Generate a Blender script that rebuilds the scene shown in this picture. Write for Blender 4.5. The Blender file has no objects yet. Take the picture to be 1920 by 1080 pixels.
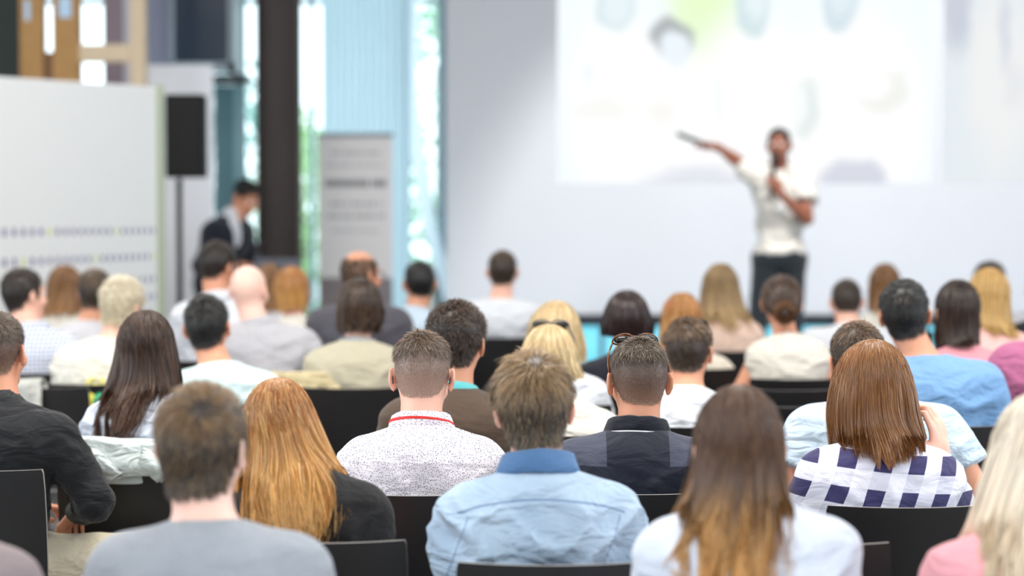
import bpy, bmesh, math
import numpy as np
from mathutils import Vector, Matrix

# ------------------------------------------------------------------ camera, world, light
scn = bpy.context.scene
COL = scn.collection
PI = math.pi
FPX, CH, HY = 4200.0, 1.65, 345.0          # focal length in pixels, eye height, horizon row

cam_d = bpy.data.cameras.new('camera')
cam = bpy.data.objects.new('camera', cam_d)
COL.objects.link(cam)
cam.location = (0, 0, CH)
cam.rotation_euler = (PI/2 - math.atan((540-HY)/FPX), 0, 0)
cam_d.sensor_width = 36
cam_d.lens = 36*FPX/1920
cam_d.clip_start = 0.2
cam_d.dof.use_dof = True
cam_d.dof.focus_distance = 5.95
cam_d.dof.aperture_fstop = 1.75
scn.camera = cam
scn.view_settings.view_transform = 'Standard'
scn.view_settings.look = 'None'
scn.view_settings.gamma = 1
scn.view_settings.exposure = 0.06
scn.view_settings.use_curve_mapping = False

world = bpy.data.worlds.new('sky')
scn.world = world
world.use_nodes = True
bg = world.node_tree.nodes['Background']
bg.inputs[0].default_value = (0.86, 0.945, 1.0, 1)
bg.inputs[1].default_value = 3.0

def area_light(name, loc, size, power, color, rot=(0, 0, 0)):
    l = bpy.data.lights.new(name, 'AREA')
    l.shape = 'RECTANGLE'; l.size, l.size_y = size
    l.energy = power; l.color = color
    o = bpy.data.objects.new(name, l); COL.objects.link(o)
    o.location = loc; o.rotation_euler = rot
    return o
# rows of ceiling light panels over the audience and the stage
for (lx, ly, pw) in [(-3.2, 1.5, 60), (0, 1.0, 70), (3.2, 1.5, 60), (-3.2, 6.5, 150), (0, 6.8, 240), (3.2, 6.5, 160),
                     (-3.4, 12, 150), (0, 12, 50), (3.4, 12, 70)]:
    area_light('ceiling_lamp_light', (lx, ly, 4.56), (2.2, 1.3), pw*.52, (1.0, 0.95, 0.88))
# cool fill lamps added outside unseen window openings, beside and behind the seats
area_light('window_fill', (-6.2, 5.0, 2.4), (7.0, 3.6), 80, (0.88, 0.94, 1.0), (0, -PI/2, 0))
area_light('window_fill', (6.2, 5.0, 2.4), (7.0, 3.6), 60, (0.86, 0.93, 1.0), (0, PI/2, 0))
area_light('window_fill', (0.0, -2.8, 2.5), (8.0, 3.2), 26, (0.88, 0.94, 1.0), (PI/2, 0, 0))
# stage spot that lights the speaker and the screen wall
sp = bpy.data.lights.new('stage_spot', 'SPOT')
sp.energy = 860; sp.spot_size = math.radians(56); sp.spot_blend = 0.06; sp.shadow_soft_size = 0.3
sp.color = (1.0, 0.97, 0.93)
spo = bpy.data.objects.new('stage_spot', sp); COL.objects.link(spo)
spo.location = (2.3, 12.9, 4.55)
spo.rotation_euler = (Vector((2.3, 17.0, .9)) - Vector(spo.location)).to_track_quat('-Z', 'Y').to_euler()

# ------------------------------------------------------------------ helpers
def at(px, py, s):
    """point whose scale is s pixels per metre"""
    d = FPX/s
    return np.array([(px-960)/s, d, CH-(py-HY)/s])

def srgb(r, g, b):
    f = lambda c: (c/255/12.92) if c/255 <= 0.04045 else ((c/255+0.055)/1.055)**2.4
    return (f(r), f(g), f(b), 1)

_hash = np.random.RandomState(7).rand(64, 64, 64).astype(np.float32)
def vnoise(x, y, z, scale, seed=0):
    x = np.asarray(x)/scale+seed*7.31; y = np.asarray(y)/scale+seed*3.77; z = np.asarray(z)/scale+seed*5.13
    x, y, z = np.broadcast_arrays(x, y, z)
    xi, yi, zi = np.floor(x).astype(int), np.floor(y).astype(int), np.floor(z).astype(int)
    fx, fy, fz = x-xi, y-yi, z-zi
    fx = fx*fx*(3-2*fx); fy = fy*fy*(3-2*fy); fz = fz*fz*(3-2*fz)
    r = 0
    for dx in (0, 1):
        for dy in (0, 1):
            for dz in (0, 1):
                w = (fx if dx else 1-fx)*(fy if dy else 1-fy)*(fz if dz else 1-fz)
                r = r+w*_hash[(xi+dx) & 63, (yi+dy) & 63, (zi+dz) & 63]
    return r

def link_mesh(name, V, Fq, mat=None, parent=None, smooth=True, uv=None, extra_tris=None):
    """V (n,3) array, Fq (m,4) array of quads"""
    me = bpy.data.meshes.new(name)
    V = np.ascontiguousarray(V, dtype=np.float32); Fq = np.ascontiguousarray(Fq, dtype=np.int32)
    me.vertices.add(len(V)); me.vertices.foreach_set('co', V.ravel())
    n, k = Fq.shape
    me.loops.add(n*k); me.loops.foreach_set('vertex_index', Fq.ravel())
    me.polygons.add(n)
    me.polygons.foreach_set('loop_start', np.arange(0, n*k, k, dtype=np.int32))
    if smooth: me.polygons.foreach_set('use_smooth', np.ones(n, dtype=bool))
    if uv is not None:
        l = me.uv_layers.new(name='UVMap')
        l.data.foreach_set('uv', np.ascontiguousarray(uv[Fq.ravel()], dtype=np.float32).ravel())
    me.update(calc_edges=True)
    if mat: me.materials.append(mat)
    o = bpy.data.objects.new(name, me); COL.objects.link(o)
    if parent: o.parent = parent
    return o

class MB:
    """collects shapes into one mesh"""
    def __init__(s): s.bm = bmesh.new()
    def box(s, x0, x1, y0, y1, z0, z1, rot=None, bev=0):
        r = bmesh.ops.create_cube(s.bm, size=1)
        for v in r['verts']:
            v.co = Vector(((x0+x1)/2+v.co.x*(x1-x0), (y0+y1)/2+v.co.y*(y1-y0), (z0+z1)/2+v.co.z*(z1-z0)))
        if bev:
            es = list({e for v in r['verts'] for e in v.link_edges})
            bmesh.ops.bevel(s.bm, geom=es, offset=bev, segments=2, affect='EDGES', profile=0.5)
        return s
    def tube(s, pts, r, n=10, closed=False, caps=True):
        pts = [Vector(p) for p in pts]
        if not hasattr(r, '__len__'): r = [r]*len(pts)
        rings = []; prev = None
        for i, p in enumerate(pts):
            t = (pts[min(i+1, len(pts)-1)]-pts[max(i-1, 0)]).normalized()
            u = t.orthogonal().normalized() if prev is None else (prev-t*prev.dot(t)).normalized()
            prev = u; w = t.cross(u)
            rings.append([s.bm.verts.new(p+(u*math.cos(a)+w*math.sin(a))*r[i]) for a in [2*PI*k/n for k in range(n)]])
        for a, b in zip(rings, rings[1:]):
            for k in range(n): s.bm.faces.new((a[k], a[(k+1) % n], b[(k+1) % n], b[k]))
        if caps: s.bm.faces.new(rings[0][::-1]); s.bm.faces.new(rings[-1])
        return s
    def disc(s, c, r, axis='z', h=0.01, n=24):
        c = Vector(c); d = {'x': Vector((1, 0, 0)), 'y': Vector((0, 1, 0)), 'z': Vector((0, 0, 1))}[axis]
        return s.tube([c-d*h/2, c+d*h/2], r, n)
    def sphere(s, c, r, seg=16):
        if not hasattr(r, '__len__'): r = (r, r, r)
        m = Matrix.Translation(c) @ Matrix.Diagonal((*r, 1))
        bmesh.ops.create_uvsphere(s.bm, u_segments=seg, v_segments=max(6, seg//2), radius=1, matrix=m)
        return s
    def prism(s, pts, y0, y1):
        """outline in x,z extruded along y"""
        a = [s.bm.verts.new((p[0], y0, p[1])) for p in pts]; b = [s.bm.verts.new((p[0], y1, p[1])) for p in pts]
        s.bm.faces.new(a[::-1]); s.bm.faces.new(b)
        n = len(pts)
        for i in range(n): s.bm.faces.new((a[i], a[(i+1) % n], b[(i+1) % n], b[i]))
        return s
    def quad(s, *p):
        s.bm.faces.new([s.bm.verts.new(q) for q in p]); return s
    def build(s, name, mat, parent=None, smooth=False):
        bmesh.ops.recalc_face_normals(s.bm, faces=s.bm.faces)
        me = bpy.data.meshes.new(name); s.bm.to_mesh(me); s.bm.free()
        if smooth:
            for p in me.polygons: p.use_smooth = True
        if mat: me.materials.append(mat)
        o = bpy.data.objects.new(name, me); COL.objects.link(o)
        if parent: o.parent = parent
        return o

def tag(o, label=None, cat=None, group=None, kind=None):
    if label: o['label'] = label
    if cat: o['category'] = cat
    if group: o['group'] = group
    if kind: o['kind'] = kind
    return o
def empty(name, loc, rz=0):
    o = bpy.data.objects.new(name, None); COL.objects.link(o)
    o.empty_display_size = 0.1
    o.location = loc; o.rotation_euler = (0, 0, rz); return o
def copy_tree(o, parent=None):
    c = o.copy(); COL.objects.link(c); c.parent = parent
    for ch in [x for x in KIDS.get(o.name, [])]: copy_tree(ch, c)
    return c
KIDS = {}

# ------------------------------------------------------------------ materials
_mats = {}
def nodes_of(name):
    m = bpy.data.materials.new(name); m.use_nodes = True
    nt = m.node_tree; b = nt.nodes['Principled BSDF']
    return m, nt, b
def N(nt, t, **kw):
    n = nt.nodes.new(t)
    for k, v in kw.items(): setattr(n, k, v)
    return n
def math_n(nt, op, a, b=None, c=None):
    n = nt.nodes.new('ShaderNodeMath'); n.operation = op
    for i, v in enumerate((a, b, c)):
        if v is None: continue
        if isinstance(v, (int, float)): n.inputs[i].default_value = v
        else: nt.links.new(v, n.inputs[i])
    return n.outputs[0]
def mix_c(nt, f, a, b, mode='MIX'):
    n = nt.nodes.new('ShaderNodeMix'); n.data_type = 'RGBA'; n.blend_type = mode
    for i, v in ((0, f), (6, a), (7, b)):
        if isinstance(v, (int, float)): n.inputs[i].default_value = v
        elif isinstance(v, tuple): n.inputs[i].default_value = v
        else: nt.links.new(v, n.inputs[i])
    return n.outputs[2]
def plain(name, col, rough=0.5, metal=0.0, noise=0.0, nscale=20, bump=0.0, spec=0.5, emit=None, est=1.0):
    if name in _mats: return _mats[name]
    m, nt, b = nodes_of(name)
    b.inputs['Base Color'].default_value = col
    b.inputs['Roughness'].default_value = rough; b.inputs['Metallic'].default_value = metal
    b.inputs['Specular IOR Level'].default_value = spec
    tc = N(nt, 'ShaderNodeTexCoord')
    nz = N(nt, 'ShaderNodeTexNoise'); nz.inputs['Scale'].default_value = nscale; nz.inputs['Detail'].default_value = 4
    nt.links.new(tc.outputs['Object'], nz.inputs['Vector'])
    if noise:
        dark = tuple(c*(1-noise) for c in col[:3])+(1,)
        nt.links.new(mix_c(nt, nz.outputs['Fac'], col, dark), b.inputs['Base Color'])
    if bump:
        bp = N(nt, 'ShaderNodeBump'); bp.inputs['Strength'].default_value = bump; bp.inputs['Distance'].default_value = 0.01
        nt.links.new(nz.outputs['Fac'], bp.inputs['Height']); nt.links.new(bp.outputs[0], b.inputs['Normal'])
    if emit:
        b.inputs['Emission Color'].default_value = emit; b.inputs['Emission Strength'].default_value = est
    _mats[name] = m
    return m

def skin_mat(name, col):
    if name in _mats: return _mats[name]
    m, nt, b = nodes_of(name)
    tc = N(nt, 'ShaderNodeTexCoord')
    nz = N(nt, 'ShaderNodeTexNoise'); nz.inputs['Scale'].default_value = 14; nz.inputs['Detail'].default_value = 5
    nt.links.new(tc.outputs['Object'], nz.inputs['Vector'])
    red = (min(1, col[0]*1.02), col[1]*0.78, col[2]*0.72, 1)
    nt.links.new(mix_c(nt, nz.outputs['Fac'], col, red), b.inputs['Base Color'])
    b.inputs['Roughness'].default_value = 0.48
    b.inputs['Subsurface Weight'].default_value = 0.25
    b.inputs['Subsurface Radius'].default_value = (1, 0.35, 0.2)
    b.inputs['Subsurface Scale'].default_value = 0.012
    n2 = N(nt, 'ShaderNodeTexNoise'); n2.inputs['Scale'].default_value = 400
    nt.links.new(tc.outputs['Object'], n2.inputs['Vector'])
    bp = N(nt, 'ShaderNodeBump'); bp.inputs['Strength'].default_value = 0.12; bp.inputs['Distance'].default_value = 0.002
    nt.links.new(n2.outputs['Fac'], bp.inputs['Height']); nt.links.new(bp.outputs[0], b.inputs['Normal'])
    _mats[name] = m
    return m

def hair_mat(name, root, tip, light, ramp=(0.0, 1.0), rough=0.38, lightamt=0.5, fade=None):
    """strand material: UV x is a random number per strand, UV y runs from root to tip, up the head on short hair"""
    if name in _mats: return _mats[name]
    m, nt, b = nodes_of(name)
    uv = N(nt, 'ShaderNodeUVMap'); sep = N(nt, 'ShaderNodeSeparateXYZ')
    nt.links.new(uv.outputs[0], sep.inputs[0])
    mr = N(nt, 'ShaderNodeMapRange'); mr.interpolation_type = 'SMOOTHSTEP'
    mr.inputs[1].default_value = ramp[0]; mr.inputs[2].default_value = ramp[1]
    jit = math_n(nt, 'MULTIPLY_ADD', sep.outputs[0], 0.24, sep.outputs[1])
    nt.links.new(math_n(nt, 'SUBTRACT', jit, 0.12), mr.inputs[0])
    c = mix_c(nt, mr.outputs[0], root, tip)
    if fade:                                     # clipped hair thins out over the skin toward the nape
        mf = N(nt, 'ShaderNodeMapRange'); mf.interpolation_type = 'SMOOTHSTEP'
        mf.inputs[1].default_value = fade[1]; mf.inputs[2].default_value = fade[2]
        nt.links.new(sep.outputs[1], mf.inputs[0])
        c = mix_c(nt, mf.outputs[0], fade[0], c)
    h1 = math_n(nt, 'FRACT', math_n(nt, 'MULTIPLY', sep.outputs[0], 17.37))
    lf = math_n(nt, 'MULTIPLY', math_n(nt, 'POWER', h1, 2.2), lightamt)
    c = mix_c(nt, lf, c, light)
    h2 = math_n(nt, 'FRACT', math_n(nt, 'MULTIPLY', sep.outputs[0], 53.71))
    v = math_n(nt, 'MULTIPLY_ADD', h2, 0.7, 0.5)
    hsv = N(nt, 'ShaderNodeHueSaturation'); nt.links.new(v, hsv.inputs['Value']); nt.links.new(c, hsv.inputs['Color'])
    nt.links.new(hsv.outputs[0], b.inputs['Base Color'])
    b.inputs['Roughness'].default_value = rough
    b.inputs['Specular IOR Level'].default_value = 0.45
    _mats[name] = m
    return m

def fabric(name, col, rough=0.85, pattern=None, bump=0.25, wrinkle=0.35, sheen=0.15, c2=None, wscale=9):
    if name in _mats: return _mats[name]
    m, nt, b = nodes_of(name)
    b.inputs['Roughness'].default_value = rough
    b.inputs['Specular IOR Level'].default_value = 0.25
    b.inputs['Sheen Weight'].default_value = sheen
    tc = N(nt, 'ShaderNodeTexCoord'); P = tc.outputs['Object']
    sep = N(nt, 'ShaderNodeSeparateXYZ'); nt.links.new(P, sep.inputs[0])
    X, Y, Z = sep.outputs
    if pattern == 'speckle':
        mp = N(nt, 'ShaderNodeMapping'); nt.links.new(P, mp.inputs[0]); mp.inputs['Scale'].default_value = (1.0, 0.04, 1.0)
        vo = N(nt, 'ShaderNodeTexVoronoi'); vo.inputs['Scale'].default_value = 195; vo.feature = 'F1'
        vo.inputs['Randomness'].default_value = 0.85
        # each speck is a short dash: squash the cell coordinate in a random direction
        nt.links.new(mp.outputs[0], vo.inputs['Vector'])
        sub = N(nt, 'ShaderNodeVectorMath', operation='SUBTRACT')
        sc = N(nt, 'ShaderNodeVectorMath', operation='SCALE'); sc.inputs['Scale'].default_value = 195
        nt.links.new(mp.outputs[0], sc.inputs[0])
        sc2 = N(nt, 'ShaderNodeVectorMath', operation='SCALE'); sc2.inputs['Scale'].default_value = 195
        nt.links.new(vo.outputs['Position'], sc2.inputs[0])
        nt.links.new(sc.outputs[0], sub.inputs[0]); nt.links.new(sc2.outputs[0], sub.inputs[1])
        rot = N(nt, 'ShaderNodeVectorRotate', rotation_type='Y_AXIS'); nt.links.new(sub.outputs[0], rot.inputs['Vector'])
        ss = N(nt, 'ShaderNodeSeparateColor'); nt.links.new(vo.outputs['Color'], ss.inputs[0])
        nt.links.new(math_n(nt, 'MULTIPLY', ss.outputs[0], 6.28), rot.inputs['Angle'])
        sv = N(nt, 'ShaderNodeVectorMath', operation='MULTIPLY'); sv.inputs[1].default_value = (1.0, 0.9, 2.1)
        nt.links.new(rot.outputs[0], sv.inputs[0])
        ln = N(nt, 'ShaderNodeVectorMath', operation='LENGTH'); nt.links.new(sv.outputs[0], ln.inputs[0])
        f = math_n(nt, 'LESS_THAN', ln.outputs['Value'], 0.38)
        color = mix_c(nt, f, col, c2)
    elif pattern == 'gingham':
        w = 0.0455
        shx = math_n(nt, 'MULTIPLY_ADD', Z, -0.36, X)
        zz = math_n(nt, 'MULTIPLY_ADD', X, 0.09, Z)
        fx = math_n(nt, 'LESS_THAN', math_n(nt, 'FRACT', math_n(nt, 'DIVIDE', math_n(nt, 'ADD', shx, 5.012), w*2)), 0.5)
        fz = math_n(nt, 'LESS_THAN', math_n(nt, 'FRACT', math_n(nt, 'DIVIDE', math_n(nt, 'ADD', zz, 5.0), w*2)), 0.5)
        one = mix_c(nt, math_n(nt, 'MULTIPLY', math_n(nt, 'ADD', fx, fz), 0.5), col, srgb(196, 196, 216))
        color = mix_c(nt, math_n(nt, 'MULTIPLY', fx, fz), one, c2)
    elif pattern == 'check':
        w = 0.018
        fx = math_n(nt, 'LESS_THAN', math_n(nt, 'FRACT', math_n(nt, 'DIVIDE', math_n(nt, 'ADD', X, 5), w)), 0.22)
        fz = math_n(nt, 'LESS_THAN', math_n(nt, 'FRACT', math_n(nt, 'DIVIDE', Z, w)), 0.22)
        color = mix_c(nt, math_n(nt, 'MAXIMUM', fx, fz), col, c2)
    elif pattern == 'panel':                     # darker centre panel of the polo back
        ax = math_n(nt, 'ABSOLUTE', X)
        f = math_n(nt, 'MULTIPLY', math_n(nt, 'GREATER_THAN', ax, 0.084), math_n(nt, 'GREATER_THAN', Z, 0.90))
        color = mix_c(nt, f, col, c2)
    elif pattern == 'yoke':                      # pale denim with the double-stitched yoke seam
        n1 = N(nt, 'ShaderNodeTexNoise'); n1.inputs['Scale'].default_value = 9; n1.inputs['Detail'].default_value = 6
        nt.links.new(P, n1.inputs['Vector'])
        color = mix_c(nt, n1.outputs['Fac'], col, c2)
        x2 = math_n(nt, 'MULTIPLY', X, X)
        zs = math_n(nt, 'MULTIPLY_ADD', x2, 1.1, math_n(nt, 'SUBTRACT', Z, 0.962))
        ln_ = math_n(nt, 'LESS_THAN', math_n(nt, 'ABSOLUTE', zs), 0.0022)
        back = math_n(nt, 'LESS_THAN', math_n(nt, 'ABSOLUTE', X), 0.185)
        color = mix_c(nt, math_n(nt, 'MULTIPLY', math_n(nt, 'MULTIPLY', ln_, back), .75), color, srgb(84, 110, 150))
        arm = math_n(nt, 'LESS_THAN', math_n(nt, 'ABSOLUTE', math_n(nt, 'SUBTRACT', math_n(nt, 'ABSOLUTE', math_n(nt, 'MULTIPLY_ADD', math_n(nt, 'SUBTRACT', Z, .9), -0.35, X)), 0.168)), 0.002)
        low = math_n(nt, 'LESS_THAN', Z, 0.92)
        color = mix_c(nt, math_n(nt, 'MULTIPLY', math_n(nt, 'MULTIPLY', arm, low), .6), color, srgb(96, 122, 160))
    elif pattern == 'denim':
        n1 = N(nt, 'ShaderNodeTexNoise'); n1.inputs['Scale'].default_value = 9; n1.inputs['Detail'].default_value = 6
        nt.links.new(P, n1.inputs['Vector'])
        color = mix_c(nt, n1.outputs['Fac'], col, c2)
    elif pattern == 'lace':
        vo = N(nt, 'ShaderNodeTexVoronoi'); vo.inputs['Scale'].default_value = 70; nt.links.new(P, vo.inputs['Vector'])
        color = mix_c(nt, math_n(nt, 'MULTIPLY', vo.outputs['Distance'], 1.0), col, c2)
    else:
        n1 = N(nt, 'ShaderNodeTexNoise'); n1.inputs['Scale'].default_value = 60; n1.inputs['Detail'].default_value = 3
        nt.links.new(P, n1.inputs['Vector'])
        dark = tuple(c*0.86 for c in col[:3])+(1,)
        color = mix_c(nt, n1.outputs['Fac'], col, dark)
    if isinstance(color, tuple): b.inputs['Base Color'].default_value = color
    else: nt.links.new(color, b.inputs['Base Color'])
    # weave + soft folds
    wv = N(nt, 'ShaderNodeTexNoise'); wv.inputs['Scale'].default_value = 650; nt.links.new(P, wv.inputs['Vector'])
    bp = N(nt, 'ShaderNodeBump'); bp.inputs['Strength'].default_value = bump; bp.inputs['Distance'].default_value = 0.0015
    nt.links.new(wv.outputs['Fac'], bp.inputs['Height'])
    mp2 = N(nt, 'ShaderNodeMapping'); nt.links.new(P, mp2.inputs[0]); mp2.inputs['Rotation'].default_value = (0, 0.6, 0.2); mp2.inputs['Scale'].default_value = (1, 1, 2.2)
    wr = N(nt, 'ShaderNodeTexNoise'); wr.inputs['Scale'].default_value = wscale; wr.inputs['Detail'].default_value = 3; wr.inputs['Distortion'].default_value = 0.6
    nt.links.new(mp2.outputs[0], wr.inputs['Vector'])
    bp2 = N(nt, 'ShaderNodeBump'); bp2.inputs['Strength'].default_value = wrinkle; bp2.inputs['Distance'].default_value = 0.05
    nt.links.new(wr.outputs['Fac'], bp2.inputs['Height']); nt.links.new(bp.outputs[0], bp2.inputs['Normal'])
    nt.links.new(bp2.outputs[0], b.inputs['Normal'])
    _mats[name] = m
    return m
# ------------------------------------------------------------------ implicit surfaces for bodies and clothes
def v3(*a): return np.array(a, dtype=float)
def lerp(a, b, t): return a+(b-a)*t
def rotm(yaw=0, pitch=0, roll=0):
    """yaw right, pitch down, roll to the right, degrees; figure looks along +y"""
    y, p, r = [math.radians(q) for q in (yaw, pitch, roll)]
    Rz = np.array([[math.cos(-y), -math.sin(-y), 0], [math.sin(-y), math.cos(-y), 0], [0, 0, 1]])
    Rx = np.array([[1, 0, 0], [0, math.cos(-p), -math.sin(-p)], [0, math.sin(-p), math.cos(-p)]])
    Ry = np.array([[math.cos(r), 0, math.sin(r)], [0, 1, 0], [-math.sin(r), 0, math.cos(r)]])
    return Rz @ Rx @ Ry

def cone(a, b, ra, rb, k=0.02, mode=1, sy=1.0):
    a = np.asarray(a, float); b = np.asarray(b, float); r = max(ra, rb)
    return dict(t='c', a=a, b=b, ra=ra, rb=rb, k=k, m=mode, sy=sy,
                lo=np.minimum(a, b)-r*max(1, sy), hi=np.maximum(a, b)+r*max(1, sy))
def ell(c, r, k=0.02, R=None, mode=1):
    c = np.asarray(c, float); r = np.asarray(r, float); m = r.max()
    return dict(t='e', c=c, r=r, R=R, k=k, m=mode, lo=c-m, hi=c+m)

def flat_cone(a, b, ra, rb, k=0.02):
    o = cone(a, b, ra, rb, k); o['t'] = 'f'; return o
def op_eval(o, X, Y, Z):
    if o['t'] == 'f':
        a, b = o['a'], o['b']; ax = b-a; L = np.linalg.norm(ax); ax = ax/L
        px, py, pz = X-a[0], Y-a[1], Z-a[2]
        h = px*ax[0]+py*ax[1]+pz*ax[2]
        r = np.sqrt(np.maximum(px*px+py*py+pz*pz-h*h, 0))
        rr = o['ra']+(o['rb']-o['ra'])*np.clip(h/L, 0, 1)
        return np.maximum(r-rr, np.maximum(-h, h-L))
    if o['t'] == 'c':
        a, b, sy = o['a'], o['b'], o['sy']
        bx, by, bz = b-a; by = by/sy
        px, py, pz = X-a[0], (Y-a[1])/sy, Z-a[2]
        L = bx*bx+by*by+bz*bz+1e-12
        h = np.clip((px*bx+py*by+pz*bz)/L, 0, 1)
        d = np.sqrt((px-h*bx)**2+(py-h*by)**2+(pz-h*bz)**2)-(o['ra']+(o['rb']-o['ra'])*h)
        return d*min(1, sy)
    c, r, R = o['c'], o['r'], o['R']
    px, py, pz = X-c[0], Y-c[1], Z-c[2]
    if R is not None:
        px, py, pz = (R[0, 0]*px+R[1, 0]*py+R[2, 0]*pz, R[0, 1]*px+R[1, 1]*py+R[2, 1]*pz, R[0, 2]*px+R[1, 2]*py+R[2, 2]*pz)
    k0 = np.sqrt((px/r[0])**2+(py/r[1])**2+(pz/r[2])**2)
    k1 = np.sqrt((px/r[0]**2)**2+(py/r[1]**2)**2+(pz/r[2]**2)**2)+1e-9
    return k0*(k0-1)/k1
def smin(a, b, k):
    h = np.maximum(k-np.abs(a-b), 0)/k
    return np.minimum(a, b)-h*h*k*0.25
def field_pts(ops, P):
    D = np.full(len(P), 1.0)
    for o in ops:
        d = op_eval(o, P[:, 0], P[:, 1], P[:, 2])
        D = smin(D, d, o['k']) if o['m'] == 1 else -smin(-D, d, o['k'])
    return D
def field_grad(ops, P, e=0.002):
    d = field_pts(ops, P)
    g = np.stack([field_pts(ops, P+np.eye(3)[i]*e)-d for i in range(3)], 1)
    return d, g/(np.linalg.norm(g, axis=1, keepdims=True)+1e-9)
def field_grid(ops, xs, ys, zs):
    D = np.full((len(xs), len(ys), len(zs)), 1.0, dtype=np.float32)
    for o in ops:
        mg = 0.05+o['k']
        i0, i1 = np.searchsorted(xs, o['lo'][0]-mg), np.searchsorted(xs, o['hi'][0]+mg)
        j0, j1 = np.searchsorted(ys, o['lo'][1]-mg), np.searchsorted(ys, o['hi'][1]+mg)
        k0, k1 = np.searchsorted(zs, o['lo'][2]-mg), np.searchsorted(zs, o['hi'][2]+mg)
        if i1 <= i0 or j1 <= j0 or k1 <= k0: continue
        d = op_eval(o, xs[i0:i1, None, None], ys[None, j0:j1, None], zs[None, None, k0:k1])
        S = D[i0:i1, j0:j1, k0:k1]
        D[i0:i1, j0:j1, k0:k1] = smin(S, d, o['k']) if o['m'] == 1 else -smin(-S, d, o['k'])
    return D

def surface_nets(D, xs, ys, zs):
    nx, ny, nz = D.shape
    ins = D < 0
    acc = np.zeros((nx-1, ny-1, nz-1, 3), dtype=np.float32); cnt = np.zeros((nx-1, ny-1, nz-1), dtype=np.int32)
    ax = [xs, ys, zs]; cross = []
    for a in range(3):
        s0 = [slice(None)]*3; s1 = [slice(None)]*3
        s0[a] = slice(0, -1); s1[a] = slice(1, None)
        c = ins[tuple(s0)] != ins[tuple(s1)]
        idx = np.argwhere(c)
        d0 = D[tuple(s0)][c]; d1 = D[tuple(s1)][c]
        t = d0/(d0-d1)
        p = np.stack([ax[q][idx[:, q]] for q in range(3)], 1).astype(np.float32)
        p[:, a] += t*(ax[a][idx[:, a]+1]-ax[a][idx[:, a]])
        b, e = [q for q in range(3) if q != a]
        for db in (0, -1):
            for de in (0, -1):
                j = idx.copy(); j[:, b] += db; j[:, e] += de
                ok = (j[:, b] >= 0) & (j[:, e] >= 0) & (j[:, b] < D.shape[b]-1) & (j[:, e] < D.shape[e]-1)
                jj = j[ok]
                np.add.at(acc, (jj[:, 0], jj[:, 1], jj[:, 2]), p[ok])
                np.add.at(cnt, (jj[:, 0], jj[:, 1], jj[:, 2]), 1)
        cross.append((a, b, e, idx, d0 < 0))
    vm = cnt > 0
    vid = np.full(cnt.shape, -1, dtype=np.int32); vid[vm] = np.arange(vm.sum())
    V = acc[vm]/cnt[vm][:, None]
    Q = []
    for a, b, e, idx, inside in cross:
        ok = (idx[:, b] > 0) & (idx[:, e] > 0) & (idx[:, b] < D.shape[b]-1) & (idx[:, e] < D.shape[e]-1)
        i = idx[ok]; fl = inside[ok]
        def g(db, de):
            j = i.copy(); j[:, b] += db; j[:, e] += de
            return vid[j[:, 0], j[:, 1], j[:, 2]]
        q = np.stack([g(-1, -1), g(0, -1), g(0, 0), g(-1, 0)], 1)
        if a == 1: fl = ~fl
        q[~fl] = q[~fl][:, ::-1]
        Q.append(q)
    return V, np.concatenate(Q)

def axis_pts(lo, hi, h, fine=None):
    """grid coordinates; fine = (lo, hi, h) for a denser span"""
    if not fine or fine[2] >= h: return np.arange(lo, hi+h, h)
    f0, f1, fh = max(fine[0], lo), min(fine[1], hi), fine[2]
    a = np.arange(lo, f0, h); a = a[a < f0-fh*0.5]
    m = np.arange(f0, f1, fh); c = np.arange(f1, hi+h, h)
    return np.concatenate([a, m, c])
def extract(ops, h, fine=None, deform=None, post=None):
    lo = np.min([o['lo'] for o in ops if o['m'] == 1], 0)-0.03; hi = np.max([o['hi'] for o in ops if o['m'] == 1], 0)+0.03
    ax = [axis_pts(lo[i], hi[i], h, fine[i] if fine else None) for i in range(3)]
    D = field_grid(ops, *ax)
    if deform is not None: D = deform(D, ax[0][:, None, None], ax[1][None, :, None], ax[2][None, None, :])
    return surface_nets(D, *ax)
def relax(V, Q, it=1, f=0.5):
    """laplacian smoothing along edges"""
    E = np.concatenate([Q[:, [0, 1]], Q[:, [1, 2]], Q[:, [2, 3]], Q[:, [3, 0]]])
    for _ in range(it):
        s = np.zeros_like(V); c = np.bincount(E.ravel(), minlength=len(V)).astype(np.float32)
        for i in range(3):
            s[:, i] = np.bincount(E[:, 0], V[E[:, 1], i], len(V))+np.bincount(E[:, 1], V[E[:, 0], i], len(V))
        V = V+(s/np.maximum(c, 1)[:, None]-V)*f
    return V

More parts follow.
